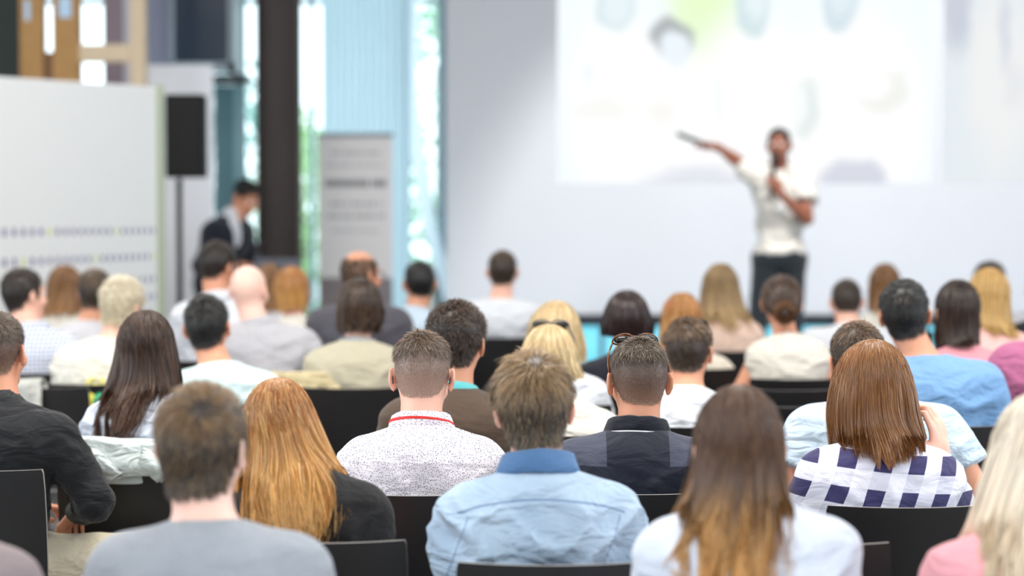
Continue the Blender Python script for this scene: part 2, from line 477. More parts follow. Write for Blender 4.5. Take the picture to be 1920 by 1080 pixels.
# ------------------------------------------------------------------ hands
_hands = {}
def hand_mesh(curl, side):
    """wrist at the origin, fingers along +y, palm facing -z, thumb toward -x for the right hand"""
    key = (round(curl, 1), side)
    if key in _hands: return _hands[key]
    o = [ell((0, .045, 0), (.036, .047, .014), .012), cone((0, -.02, 0), (0, .02, 0), .026, .025, .015)]
    fl = [(-.027, .078, .95), (-.009, .085, 1.08), (.009, .083, 1.0), (.026, .074, .8)]
    for i, (x, y, L) in enumerate(fl):
        p = v3(x, y, -.002); a = curl*(.28+.05*i); r = .0092-.0006*(i == 3)
        prev = v3(x*.8, y-.03, 0)
        o.append(cone(prev, p, .011, r, .008))
        for j, seg in enumerate((.042, .026, .022)):
            q = p+v3(x*.12*(j == 0), math.cos(a), -math.sin(a))*seg*L
            o.append(cone(p, q, r, r-.0012, .003)); r -= .0012; p = q; a += curl*(.75-.1*j)
    t0 = v3(-.024, .015, -.004); t1 = t0+v3(-.030, .026, -.010-.01*curl); t2 = t1+v3(-.012+.01*curl, .028, -.006-.010*curl); t3 = t2+v3(.004*curl, .022, -.006*curl)
    o += [cone(t0, t1, .017, .0125, .012), cone(t1, t2, .0118, .0102, .004), cone(t2, t3, .0102, .0085, .004)]
    V, Q = extract(o, .0034)
    V = relax(V, Q, 1, .4)
    if side > 0: pass
    else: V = V*np.array([-1, 1, 1], dtype=np.float32); Q = Q[:, ::-1]
    _hands[key] = (V, Q)
    return V, Q
def frame(dirv, palm):
    """columns x,y,z for a hand: y along dirv, -z toward palm"""
    y = dirv/np.linalg.norm(dirv); z = -(palm-y*np.dot(palm, y)); z /= np.linalg.norm(z)
    return np.stack([np.cross(y, z), y, z], 1)

# ------------------------------------------------------------------ skeleton
def joints_seated(p):
    sw, fem = p['sw'], p.get('fem', False)
    top = p['ztop']-p.get('hairtop', .012)
    lean = p.get('lean', .05)
    R = rotm(*p.get('head', (0, 0, 0)))
    hdx = p.get('hdx', 0.0)
    nb = v3(hdx*.35, lean, top-.268+p.get('nbup', 0))
    piv = nb+v3((hdx-nb[0])*.8, .02, .085-p.get('nbup', 0))
    hc = piv+R@v3(0, .018, .08)
    # keep the crown at the asked height when the head tips
    crown = max((R@v3(0, -.012, .015))[2]+math.sqrt(((R[2]*np.array([.077, .094, .088]))**2).sum()), .05)
    dz = top-(hc[2]+crown); hc[2] += dz; nb[2] += dz*.3; piv[2] += dz
    pel = v3(0, 0, .56)
    J = dict(pel=pel, nb=nb, hc=hc, R=R, chest=lerp(pel, nb, .66)+v3(0, -.02, 0), waist=lerp(pel, nb, .33)+v3(0, -.01, 0))
    hc[0] = hdx
    drop = p.get('drop', .085)
    J['sh'] = {}; J['el'] = {}; J['wr'] = {}; J['hip'] = {}; J['kn'] = {}; J['an'] = {}; J['toe'] = {}
    for s in (-1, 1):
        sh = v3(nb[0]*.6+s*(sw/2-.055), nb[1]-.005, nb[2]-drop)
        J['sh'][s] = sh
        el = sh+v3(s*.045, .03, -.265); J['el'][s] = el
        J['wr'][s] = v3(s*.10, .30, .66)
        J['hip'][s] = v3(s*.09, .02, .535); J['kn'][s] = v3(s*.13, .44, .50)
        J['an'][s] = v3(s*.13, .40, .10); J['toe'][s] = v3(s*.15, .56, .035)
    for k, v in p.get('J', {}).items():
        if isinstance(v, dict):
            for s, q in v.items(): J[k][s] = np.array(q, float)
        else: J[k] = np.array(v, float)
    return J

def head_ops(J, fem=False, ears=True, neck=True):
    hc, R = J['hc'], J['R']; W = lambda x, y, z: hc+R@v3(x, y, z)
    nr = (.047, .054) if fem else (.055, .062)
    o = []
    if neck: o.append(cone(J['nb']+v3(0, .0, -.03), W(0, -.014, -.055), nr[1], nr[0], .03))
    o += [ell(W(0, -.012, .015), (.0745, .092, .088), .03, R), ell(W(0, .034, -.042), (.057, .056, .072), .03, R),
          cone(W(-.02, .062, -.094), W(.02, .062, -.094), .02, .02, .02),
          cone(W(-.032, .074, .02), W(.032, .074, .02), .014, .014, .015),
          cone(W(0, .086, .004), W(0, .106, -.034), .008, .0125, .012),
          cone(W(-.011, .098, -.038), W(.011, .098, -.038), .007, .007, .006)]
    for s in (-1, 1):
        o.append(ell(W(s*.032, .098, -.001), (.019, .018, .012), .012, R, mode=-1))
        o.append(ell(W(s*.044, .066, -.035), (.02, .02, .02), .02, R))
    o.append(ell(W(0, .088, -.061), (.022, .012, .006), .004, R)); o.append(ell(W(0, .086, -.071), (.019, .012, .007), .004, R))
    if ears:
        for s in (-1, 1):
            a = math.radians(28*s); Rz = np.array([[math.cos(a), -math.sin(a), 0], [math.sin(a), math.cos(a), 0], [0, 0, 1]])
            Re = R@Rz
            o.append(ell(W(s*.083, -.012, -.010), (.0058, .0175, .031), .004, Re))
            o.append(ell(W(s*.079, -.006, -.034), (.006, .010, .014), .006, Re))
            o.append(ell(W(s*.0905, -.006, -.006), (.005, .010, .019), .003, Re, mode=-1))
    return o
def torso_ops(J, p, g=0.0, k=.045):
    sw = p['sw']; fem = p.get('fem', False); wd = p.get('bulk', 1.0)
    nb = J['nb']; sL, sR = J['sh'][-1], J['sh'][1]
    mid = (sL+sR)/2
    o = [ell(J['pel'], (.165*wd+g, .12*wd+g, .13+g), k), ell(J['waist'], ((.128 if fem else .142)*wd+g, .10*wd+g, .16), k),
         ell(J['chest'], (sw*.345*wd+g, .108*wd+g, .18), k),
         cone(lerp(mid, sL, .55)+v3(0, -.004, -.025), lerp(mid, sR, .55)+v3(0, -.004, -.025), .078+g, .078+g, k, sy=1.05),
         ell(lerp(mid, J['chest'], .45)+v3(0, -.01, 0), (sw*.37+g, .09+g, .11), k)]
    for s in (-1, 1):
        o.append(cone(nb+v3(s*.025, -.008, -.030), lerp(nb, J['sh'][s], .9)+v3(0, -.006, .010), .042+g*.8, .047+g, k*.8))
    if fem:
        for s in (-1, 1): o.append(ell(J['chest']+v3(s*.075, .085, .03), (.065+g, .055+g, .06), .03))
    return o
def arm_ops(J, s, g=0.0, upto=1.0, fore=True, fem=False, k=.03):
    f = .86 if fem else 1.0
    a, b, c = J['sh'][s], J['el'][s], J['wr'][s]
    e = lerp(a, b, upto)
    rA, rB = .056*f, .043*f
    o = [cone(a, e, rA+g, lerp(rA, rB, upto)+g, k)]
    if fore: o += [cone(b, lerp(b, c, .35), .041*f+g, .040*f+g, .02), cone(lerp(b, c, .3), c, .040*f+g, .027*f+g, .02)]
    return o
def leg_ops(J, s, g=0.0, foot=True):
    o = [cone(J['hip'][s], J['kn'][s], .088+g, .058+g, .04), cone(J['kn'][s], lerp(J['kn'][s], J['an'][s], .35)+v3(0, -.01, 0), .056+g, .054+g, .03),
         cone(lerp(J['kn'][s], J['an'][s], .3)+v3(0, -.01, 0), J['an'][s], .054+g, .036+g, .03)]
    if foot: o += [cone(J['an'][s]+v3(0, -.03, -.045), J['toe'][s], .036, .033, .03)]
    return o

def cut_plane(P0, n):
    """keeps the side opposite to n"""
    P0 = np.asarray(P0, float); n = np.asarray(n, float); n = n/np.linalg.norm(n)
    return P0, n

def ring_loft(cfn, prof, a0, a1, n=40):
    """strip around the neck: cfn(angle)->(centre point, outward dir, up dir); prof = [(out, up)]"""
    V = []; m = len(prof)
    for i in range(n+1):
        a = a0+(a1-a0)*i/n
        c, out, up = cfn(a)
        for (r, h) in prof: V.append(c+out*r+up*h)
    Q = []
    for i in range(n):
        for j in range(m-1):
            Q.append((i*m+j, (i+1)*m+j, (i+1)*m+j+1, i*m+j+1))
    return np.array(V), np.array(Q)
# ------------------------------------------------------------------ hair
SC, SR = v3(0, -.012, .015), v3(.0755, .093, .089)      # scalp ellipsoid in head coordinates
_EA = np.radians([0, 35, 62, 80, 92, 103, 112, 125, 145, 180])
_EM = np.radians([-74, -68, -52, -24, -8, -2, -24, 8, 34, 40])
def hairline(phi): return np.interp(np.abs(phi), _EA, _EM)
def scalp_dir(phi, e): return np.stack([np.cos(e)*np.sin(phi), -np.cos(e)*np.cos(phi), np.sin(e)], -1)

def ribbons(Pts, width, U, rng, tilt=0.6, center=None, taper=.35):
    """Pts (n,k,3) strand points -> flat strands as quads; U random per strand"""
    n, k, _ = Pts.shape
    T = np.gradient(Pts, axis=1); T /= np.linalg.norm(T, axis=2, keepdims=True)+1e-9
    O = Pts-center if center is not None else Pts*np.array([1, 1, 0.0])
    S = np.cross(T, O); S /= np.linalg.norm(S, axis=2, keepdims=True)+1e-9
    B = np.cross(T, S)
    a = rng.uniform(-tilt, tilt, (n, 1, 1))
    S = S*np.cos(a)+B*np.sin(a)
    t = np.linspace(0, 1, k)
    w = (1-(1-taper)*t**3)*np.minimum(1, .5+t*4)
    W = (np.asarray(width).reshape(-1, 1)*w[None, :])[..., None]*.5
    V = np.stack([Pts-S*W, Pts+S*W], 2).reshape(-1, 3)
    b = (np.arange(n)[:, None]*k+np.arange(k-1)[None, :]).reshape(-1)*2
    Q = np.stack([b, b+1, b+3, b+2], 1)
    uv = np.stack([np.repeat(U, k*2), np.tile(np.repeat(t, 2), n)], 1)
    return V, Q, uv

def merge(parts):
    Vs, Qs, Us, off = [], [], [], 0
    for V, Q, U in parts:
        Vs.append(V); Qs.append(Q+off); Us.append(U); off += len(V)
    return np.concatenate(Vs), np.concatenate(Qs), np.concatenate(Us)

def cap_mesh(J, h, ops, thick, nphi=56, ne=22, top=1.0):
    """closed hair volume sitting on the scalp inside the hairline"""
    hc, R = J['hc'], J['R']
    phi = np.linspace(-PI, PI, nphi, endpoint=False); t = np.linspace(0, 1, ne)
    PH, TT = np.meshgrid(phi, t, indexing='ij')
    e0 = hairline(PH)
    E = PI/2+(e0-PI/2)*TT
    p = SC+SR*scalp_dir(PH, E)
    P = (hc+p.reshape(-1, 3)@R.T)
    d, g = field_grad(ops, P); P = P-d[:, None]*g
    d, g = field_grad(ops, P); P = P-d[:, None]*g
    th = thick(PH.ravel(), E.ravel())*np.clip((1-TT.ravel())*7+.12, 0, 1)
    P = P+g*th[:, None]
    i = np.arange(nphi)[:, None]*ne; j = np.arange(ne-1)[None, :]
    i2 = ((np.arange(nphi)+1) % nphi)[:, None]*ne
    Q = np.stack([(i+j).ravel(), (i2+j).ravel(), (i2+j+1).ravel(), (i+j+1).ravel()], 1)[:, ::-1]
    uv = np.stack([np.full(len(P), .02 if h['kind'] == 'short' else .31), np.clip((E.ravel()+1.3)/2.87, 0, 1)*.5 if h['kind'] == 'short' else np.full(len(P), .12)], 1)
    return P, Q, uv

def hair_short(J, h, seed, lod):
    rng = np.random.RandomState(seed); hc, R = J['hc'], J['R']
    ops = head_ops(J, False, ears=False)
    n = int(h.get('n', 9000)*lod); K = 12 if h.get('curl') else 7
    phi = rng.uniform(-PI, PI, n*3); se = rng.uniform(-.97, 1, n*3); e = np.arcsin(se)
    m = e > hairline(phi)+rng.normal(0, .03, n*3)
    if h.get('bald'):
        # bare crown: only sides and back keep hair
        m &= (e < h['bald']+.25*np.cos(phi*.5)*0+rng.normal(0, .06, n*3))
    phi, e = phi[m][:n], e[m][:n]; n = len(phi)
    wx, wy, wz = h.get('whorl', (.01, -.055, .085))
    wh = v3(wx, wy, wz)
    if not h.get('bald'):                       # dense growth around the whorl
        nw = n//7; wd = (wh-SC)/SR; wd /= np.linalg.norm(wd); wd = wd+rng.normal(0, .16, (nw, 3)); wd /= np.linalg.norm(wd, axis=1, keepdims=True)
        phi[:nw] = np.arctan2(wd[:, 0], -wd[:, 1]); e[:nw] = np.arcsin(wd[:, 2])
    p = SC+SR*scalp_dir(phi, e)
    P = hc+p@R.T
    d, g = field_grad(ops, P); P = P-d[:, None]*g
    d, g = field_grad(ops, P); P = P-d[:, None]*g
    topf = np.clip((e+rng.normal(0, .07, n)-h.get('tz', .15))/h.get('tw', .6), 0, 1); topf = topf*topf*(3-2*topf)
    backf = np.clip((1.9-np.abs(phi))/.6, 0, 1)
    nearw = np.exp(-(((p-wh)**2).sum(1))/.022**2)
    L = (1-.35*nearw)*(h.get('side', .014)+(h.get('top', .04)-h.get('side', .014))*topf)*rng.uniform(.7, 1.2, n)
    TH = h.get('ths', .005)+(h.get('tht', .016)-h.get('ths', .005))*topf
    ql = p-wh; W = ql@R.T
    tng = W-g*np.sum(W*g, 1, keepdims=True); tng /= np.linalg.norm(tng, axis=1, keepdims=True)+1e-6
    sw = np.cross(g, tng)*h.get('swirl', .45)
    down = -v3(0, 0, 1)-g*(-g[:, 2:3]); fwd = np.array(R@v3(h.get('sweep', 0), 1, 0)); 
    D = tng+sw*topf[:, None]+down*(1-topf)[:, None]*1.0+fwd*topf[:, None]*h.get('fwd', .3)+rng.normal(0, 1, (n, 3))*(h.get('mess', .22)+.9*nearw)[:, None]
    D /= np.linalg.norm(D, axis=1, keepdims=True)
    lift = h.get('lift', .45)*(.35+.65*topf)*rng.uniform(.4, 1.3, n)
    # clumps give tufts
    cl = h.get('clump', 0.0)
    if cl:
        nc = int(h.get('nclump', 260)); ci = rng.randint(0, n, nc)
        near = np.argmin(((P[:, None, :]-P[ci][None])**2).sum(2), 1) if n*nc < 6e6 else rng.randint(0, nc, n)
        D = D*(1-cl)+(D[ci]+rng.normal(0, .35, (nc, 3)))[near]*cl
        D /= np.linalg.norm(D, axis=1, keepdims=True)
        lift = lift*(1-cl)+lift[ci][near]*cl
    Pts = np.zeros((n, K, 3)); pos = P+g*.0005; Pts[:, 0] = pos
    layer = rng.uniform(.15, 1, n)*TH
    dirv = D*np.cos(lift)[:, None]+g*np.sin(lift)[:, None]
    ph = rng.uniform(0, 6.28, n); curl = h.get('curl', 0)
    for k in range(1, K):
        pos = pos+dirv*(L/(K-1))[:, None]
        d, gg = field_grad(ops, pos)
        hmin = layer*(k/(K-1))**.6
        push = np.maximum(hmin-d, 0); pos = pos+gg*push[:, None]
        over = np.maximum(d-TH*1.5-.004, 0); pos = pos-gg*(over*.6)[:, None]
        dirv = dirv-gg*np.sum(dirv*gg, 1, keepdims=True)*.45+down*.06*(1-topf)[:, None]
        if curl:
            a = ph+k*1.15
            dirv = dirv+curl*topf[:, None]*(np.cross(gg, D)*np.cos(a)[:, None]*1.2+gg*np.sin(a)[:, None]*.9)
        dirv /= np.linalg.norm(dirv, axis=1, keepdims=True)+1e-9
        Pts[:, k] = pos
    U = rng.uniform(0, 1, n)
    w = h.get('w', .0017)/math.sqrt(lod)
    rib = ribbons(Pts, np.full(n, w)*np.where(topf > .3, 1, h.get('sidew', .8)), U, rng, center=hc)
    V, Q, uv = rib
    # fade: shaved sides keep strand colour but read through to the skin; uv y carries head height, so the ramp paints overhead light: dark sides, lighter crown
    q = np.clip((e-hairline(phi)*0+1.3)/2.87, 0, 1); vy = np.repeat(q, K*2)
    uv = np.stack([uv[:, 0], uv[:, 1]*.08*np.repeat(topf, K*2)+vy*.94], 1)
    thf = h.get('cap', .6)
    def thick(PH, E):
        tf = np.clip((E-h.get('tz', .15))/.55, 0, 1)
        base = h.get('ths', .005)+(h.get('tht', .016)-h.get('ths', .005))*tf
        return base*thf*(1 if h.get('capside', 1) else tf)-.0008*(0 if h.get('capside', 1) else 1)
    parts = [(V, Q, uv)]
    if not h.get('bald'): parts.append(cap_mesh(J, h, ops, thick))
    return merge(parts)

def hair_long(J, h, seed, lod, bodyops):
    """h['prof'] = [(z, xl, xr, back)] outline below the widest point, body coordinates; h['topz'] crown"""
    rng = np.random.RandomState(seed); hc, R = J['hc'], J['R']
    prof = np.array(h['prof'], float)[::-1]
    zz, xl, xr, bk = prof.T
    ztop = h['topz']; z0 = hc[2]+.012; zend = zz[0]
    n = int(h.get('n', 9000)*lod); K = 18 if lod > .5 else 12
    Cz = ztop-z0
    def surf(phi, z, dep):
        """point on the hair outline at azimuth phi, height z, depth 0..1 (1 = outermost)"""
        cx = (np.interp(z, zz, xl)+np.interp(z, zz, xr))/2; hw = (np.interp(z, zz, xr)-np.interp(z, zz, xl))/2
        b = np.interp(z, zz, bk)
        up = np.clip((z-z0)/Cz, 0, 1); f = np.sqrt(np.maximum(1-up**2.1, 0))
        px = hc[0]+h.get('partx', 0)
        cx = cx*(1-up)+px*up if np.ndim(z) else cx
        sh = .55+.45*dep
        low = np.clip((z0-.05-z)/.12, 0, 1)
        shx = sh*(1-low)+(.25+.75*dep)*low; shy = (.72+.28*dep)*(1-low)+(.6+.4*dep)*low
        shx = np.where(z > z0-.02, .9+.1*dep, shx); shy = np.where(z > z0-.02, .9+.1*dep, shy)
        fwd = np.where(np.cos(phi) < 0, .85, 1.0)
        x = cx+hw*f*np.sin(phi)*shx
        yb = hc[1]-.012+(.012 if h.get('fem', 1) else 0)
        y = yb-b*f*np.cos(phi)*shy*fwd
        return x, y
    phi0 = rng.uniform(-1, 1, n); phi0 = np.sign(phi0)*np.abs(phi0)**.95*math.radians(h.get('phimax', 122))
    dep = rng.uniform(0, 1, n)**.6
    start = np.where(rng.rand(n) < .62, rng.uniform(.86, .999, n), rng.uniform(-.1, .95, n))
    tip = zend+np.abs(rng.normal(0, h.get('ragged', .018), n))+h.get('vcut', 0.0)*(np.abs(phi0)/2.1)**2
    nc = int(h.get('nclump', 90)); cphi = rng.uniform(-1, 1, nc)*math.radians(h.get('phimax', 122)); cphi.sort()
    ci = np.clip(np.searchsorted(cphi, phi0+rng.normal(0, .05, n)), 0, nc-1)
    cw = rng.uniform(0, 6.28, nc); ca = rng.uniform(.4, 1.4, nc); cdep = rng.uniform(-.22, .22, nc); ctip = rng.normal(0, h.get('ragged', .018)*1.2, nc)
    tip = np.maximum(tip+np.abs(ctip[ci]), zend-.004)
    t = np.linspace(0, 1, K)[None, :]
    zs = z0+Cz*start
    # equal steps along the dome angle, then straight down
    a0 = np.arcsin(np.clip(start, -.1, 1))
    arc = np.maximum(a0, 0)*.11; tot = arc+(z0-tip)
    s = t*tot[:, None]
    ang = a0[:, None]-s/.11
    Z = np.where(s < arc[:, None], z0+Cz*np.sin(np.clip(ang, 0, PI/2)), z0-(s-arc[:, None]))
    Z = np.where((start < 0)[:, None], zs[:, None]+(tip[:, None]-zs[:, None])*t, Z)
    prog = np.clip((z0+.03-Z)/(z0-zend+.03), 0, 1)
    cls = h.get('clump', .6)
    PHI = phi0[:, None]+(cphi[ci]-phi0)[:, None]*cls*prog
    wave = h.get('wave', .004)*ca[ci][:, None]
    lam = h.get('lam', .11)
    PHI = PHI+wave/.09*prog*np.sin(cw[ci][:, None]+Z/lam*6.28)+rng.normal(0, .02, (n, 1))*prog
    DEP = np.clip(dep[:, None]+cdep[ci][:, None]*prog+prog*wave*8*np.cos(cw[ci][:, None]*1.7+Z/lam*6.28), -.1, 1.12)
    X, Y = surf(PHI, Z, DEP)
    P = np.stack([X, Y, Z], 2)
    # tips flick in or out
    fl = h.get('flick', 0)
    if fl: P[..., 0] += fl*np.clip(prog-.75, 0, 1)**1.5*8*np.sign(P[..., 0]-hc[0])*.25
    # tilt the dome with the head
    w = np.clip((Z-(z0-.09))/.12, 0, 1)[..., None]; w = w*w*(3-2*w)
    piv = hc
    dR = R-np.eye(3)
    fr = (P-piv)@dR.T
    if h.get('tilt', 1): P = P+fr*w*.85
    # keep outside head and clothes
    flat = P.reshape(-1, 3)
    low = flat[:, 2] < hc[2]+.2
    for it in range(2):
        d, g = field_grad(bodyops, flat[low])
        mg = .004+.016*np.repeat(dep, K)[low]
        push = np.clip(mg-d, 0, .09)
        flat[low] += g*push[:, None]*np.array([.35, 1, .5])
    P = flat.reshape(n, K, 3)
    for _ in range(6): P[:, 1:-1] = P[:, 1:-1]*.5+(P[:, :-2]+P[:, 2:])*.25
    U = rng.uniform(0, 1, n)*.5+((ci*.61803) % 1)*.5
    wdt = h.get('w', .0024)/math.sqrt(lod)
    V, Q, uv = ribbons(P, np.full(n, wdt), U, rng, tilt=.7, center=hc-v3(0, 0, .0), taper=.3)
    tt = np.clip((ztop-P[..., 2])/(ztop-zend), 0, 1)
    uv[:, 1] = np.repeat(tt.reshape(-1), 2)
    # inner volume
    nph, nz = 44, 26
    ph = np.linspace(-1, 1, nph)*math.radians(h.get('phimax', 122)-8)
    zi = np.concatenate([z0+Cz*.97*np.sin(np.linspace(PI/2, 0, 9)), np.linspace(z0, zend+.035+h.get('ragged', .018), nz-8)[1:]])
    PH, ZI = np.meshgrid(ph, zi, indexing='ij')
    x, y = surf(PH, ZI, np.where(ZI > z0-.05, .72, .35))
    S = np.stack([x, y, ZI], 2)
    w = np.clip((ZI-(z0-.09))/.12, 0, 1)[..., None]; w = w*w*(3-2*w)
    S = S+((S-piv)@dR.T)*w*.85*(1 if h.get('tilt', 1) else 0)
    S = S.reshape(-1, 3)
    d, g = field_grad(bodyops, S); S = S+g*np.clip(.003-d, 0, .09)[:, None]*np.array([.8, 1, .35])
    nz = len(zi); i = np.arange(nph-1)[:, None]*nz; j = np.arange(nz-1)[None, :]
    Q2 = np.stack([(i+j).ravel(), (i+nz+j).ravel(), (i+nz+j+1).ravel(), (i+j+1).ravel()], 1)
    uv2 = np.stack([np.full(len(S), .07), np.clip((ztop-S[:, 2])/(ztop-zend), 0, 1)], 1)
    # crown cap under the strands
    ops = head_ops(J, True, ears=False)
    cp = cap_mesh(J, h, ops, lambda a, b: np.full(a.shape, .006))
    return merge([(V, Q, uv), (S, Q2, uv2), cp])

def hair_bun(J, h, seed, lod):
    rng = np.random.RandomState(seed); hc, R = J['hc'], J['R']
    ops = head_ops(J, True, ears=False)
    n = int(h.get('n', 6000)*lod); K = 9
    phi = rng.uniform(-PI, PI, n*3); e = np.arcsin(rng.uniform(-.9, 1, n*3)); m = e > hairline(phi); phi, e = phi[m][:n], e[m][:n]; n = len(phi)
    p = scalp_dir(phi, e); b = np.array(h.get('bun', (0, -.9, -.30))); b = b/np.linalg.norm(b)
    th = rng.uniform(.002, .010, n)
    t = np.linspace(0, 1, K)[None, :, None]
    q = p[:, None, :]*(1-t)+b*t; q /= np.linalg.norm(q, axis=2, keepdims=True)
    Pl = SC+SR*q+q*th[:, None, None]*(1+.6*np.sin(t*PI))
    P = hc+Pl@R.T
    U = rng.uniform(0, 1, n)
    A = ribbons(P, np.full(n, .0026/math.sqrt(lod)), U, rng, center=hc)
    A[2][:, 1] *= .4
    bc = hc+R@(SC+(SR+.028)*b); rad = h.get('bunr', .042)
    m_ = int(1500*lod); tt = np.linspace(0, 1, 14)
    r0 = rng.uniform(.2, 1, m_); a0 = rng.uniform(0, 6.28, m_)
    ang = a0[:, None]+tt[None, :]*3.2
    tor = rad*.62; tr = rad*.42*r0[:, None]; a2 = rng.uniform(0, 6.28, m_)[:, None]+tt*3
    rr = tor+tr*np.cos(a2)
    L = np.stack([rr*np.cos(ang), -tr*np.sin(a2)*1.1, rr*np.sin(ang)], 2)
    Bp = bc+L@R.T
    B = ribbons(Bp, np.full(m_, .0026/math.sqrt(lod)), rng.uniform(0, 1, m_), rng, center=bc)
    B[2][:, 1] = .5+.5*B[2][:, 1]
    # core of the bun
    u = np.linspace(0, 2*PI, 20, endpoint=False); v = np.linspace(-PI/2, PI/2, 10)
    UU, VV = np.meshgrid(u, v, indexing='ij')
    Cc = np.stack([np.cos(VV)*np.cos(UU)*rad*.9, np.sin(VV)*rad*.35, np.cos(VV)*np.sin(UU)*rad*.9], 2).reshape(-1, 3)
    Cc = bc+Cc@R.T; i = np.arange(20)[:, None]*10; j = np.arange(9)[None, :]; i2 = ((np.arange(20)+1) % 20)[:, None]*10
    Cq = np.stack([(i+j).ravel(), (i2+j).ravel(), (i2+j+1).ravel(), (i+j+1).ravel()], 1)
    cp = cap_mesh(J, h, ops, lambda a, b: np.full(a.shape, .005))
    return merge([A, B, (Cc, Cq, np.stack([np.full(len(Cc), .07), np.full(len(Cc), .2)], 1)), cp])

# ------------------------------------------------------------------ chairs
M_CHAIR = plain('black_stained_plywood', srgb(26, 25, 27), 0.42, noise=.25, nscale=6, bump=.05)
M_EDGE = plain('pale_plywood_edge', srgb(150, 146, 142), 0.5)  # pale grey rim along the black plywood sheet
M_STEEL = plain('brushed_steel', srgb(150, 150, 152), 0.3, metal=1)
M_BLACK = plain('black_plastic', srgb(8, 8, 10), 0.7, spec=.25)
CHAIR_PROTO = None
def chair_shell(zl, width, back=True):
    """curved plywood sheet as quads with thickness"""
    nu, nv, th = 15, len(zl), .010
    V = []
    for side in (0, 1):
        for j, (y, z, w) in enumerate(zl):
            for i in range(nu):
                u = -1+2*i/(nu-1); bow = (.022 if back else .006)*(1-u*u)
                cr = math.copysign(min(abs(u), 1), u)
                V.append((cr*w/2, y-bow*(1 if back else 0)-side*th*(1 if back else 0), z+(.004*(u*u) if back else -bow)-(0 if back else side*th)))
    m = nu*nv; Q = []
    for j in range(nv-1):
        for i in range(nu-1):
            a = j*nu+i; Q.append((a, a+1, a+nu+1, a+nu)); Q.append((m+a, m+a+nu, m+a+nu+1, m+a+1))
    edge = []
    for i in range(nu-1):
        edge.append((i, m+i, m+i+1, i+1)); a = (nv-1)*nu+i; edge.append((a, a+1, m+a+1, m+a))
    for j in range(nv-1):
        a = j*nu; edge.append((a, a+nu, m+a+nu, m+a)); b = a+nu-1; edge.append((b, m+b, m+b+nu, b+nu))
    return np.array(V), np.array(Q), np.array(edge)
def make_chair():
    root = empty('chair', (0, 0, 0)); kids = []
    zl = [(-.155, .50, .385), (-.172, .60, .395), (-.186, .70, .398), (-.200, .79, .398), (-.207, .835, .394), (-.2085, .846, .388)]
    V, Q, E = chair_shell(zl, .4)
    b = link_mesh('backrest', V, np.concatenate([Q]), M_CHAIR, root)
    e = link_mesh('plywood_edge', V, E, M_EDGE, b, smooth=False)
    KIDS[b.name] = [e]
    sl = [(-.16, .455, .40), (-.05, .447, .41), (.10, .447, .415), (.20, .450, .41), (.245, .440, .395)]
    V, Q, E = chair_shell(sl, .4, back=False)
    s = link_mesh('seat', V, np.concatenate([Q, E]), M_CHAIR, root)
    kids = [b, s]
    for sx in (-1, 1):
        kids.append(MB().tube([(sx*.17, .20, .438), (sx*.19, .235, .0)], .011, 8).build('leg', M_STEEL, root, True))
        kids.append(MB().tube([(sx*.17, -.16, .52), (sx*.172, -.15, .44), (sx*.20, -.24, .0)], .011, 8).build('leg', M_STEEL, root, True))
    kids.append(MB().tube([(-.18, .2, .430), (.18, .2, .430)], .009, 8).tube([(-.17, -.15, .430), (.17, -.15, .430)], .009, 8).tube([(-.17, -.15, .430), (-.17, .2, .430)], .009, 8).tube([(.17, -.15, .430), (.17, .2, .430)], .009, 8).build('seat_frame', M_STEEL, root, True))
    KIDS[root.name] = kids
    return root
def add_chair(x, y, rz, label, group='black plywood conference chairs'):
    global CHAIR_PROTO
    if CHAIR_PROTO is None: c = CHAIR_PROTO = make_chair()
    else: c = copy_tree(CHAIR_PROTO)
    c.location = (x, y, 0); c.rotation_euler = (0, 0, rz)
    tag(c, label, 'chair', group)
    return c
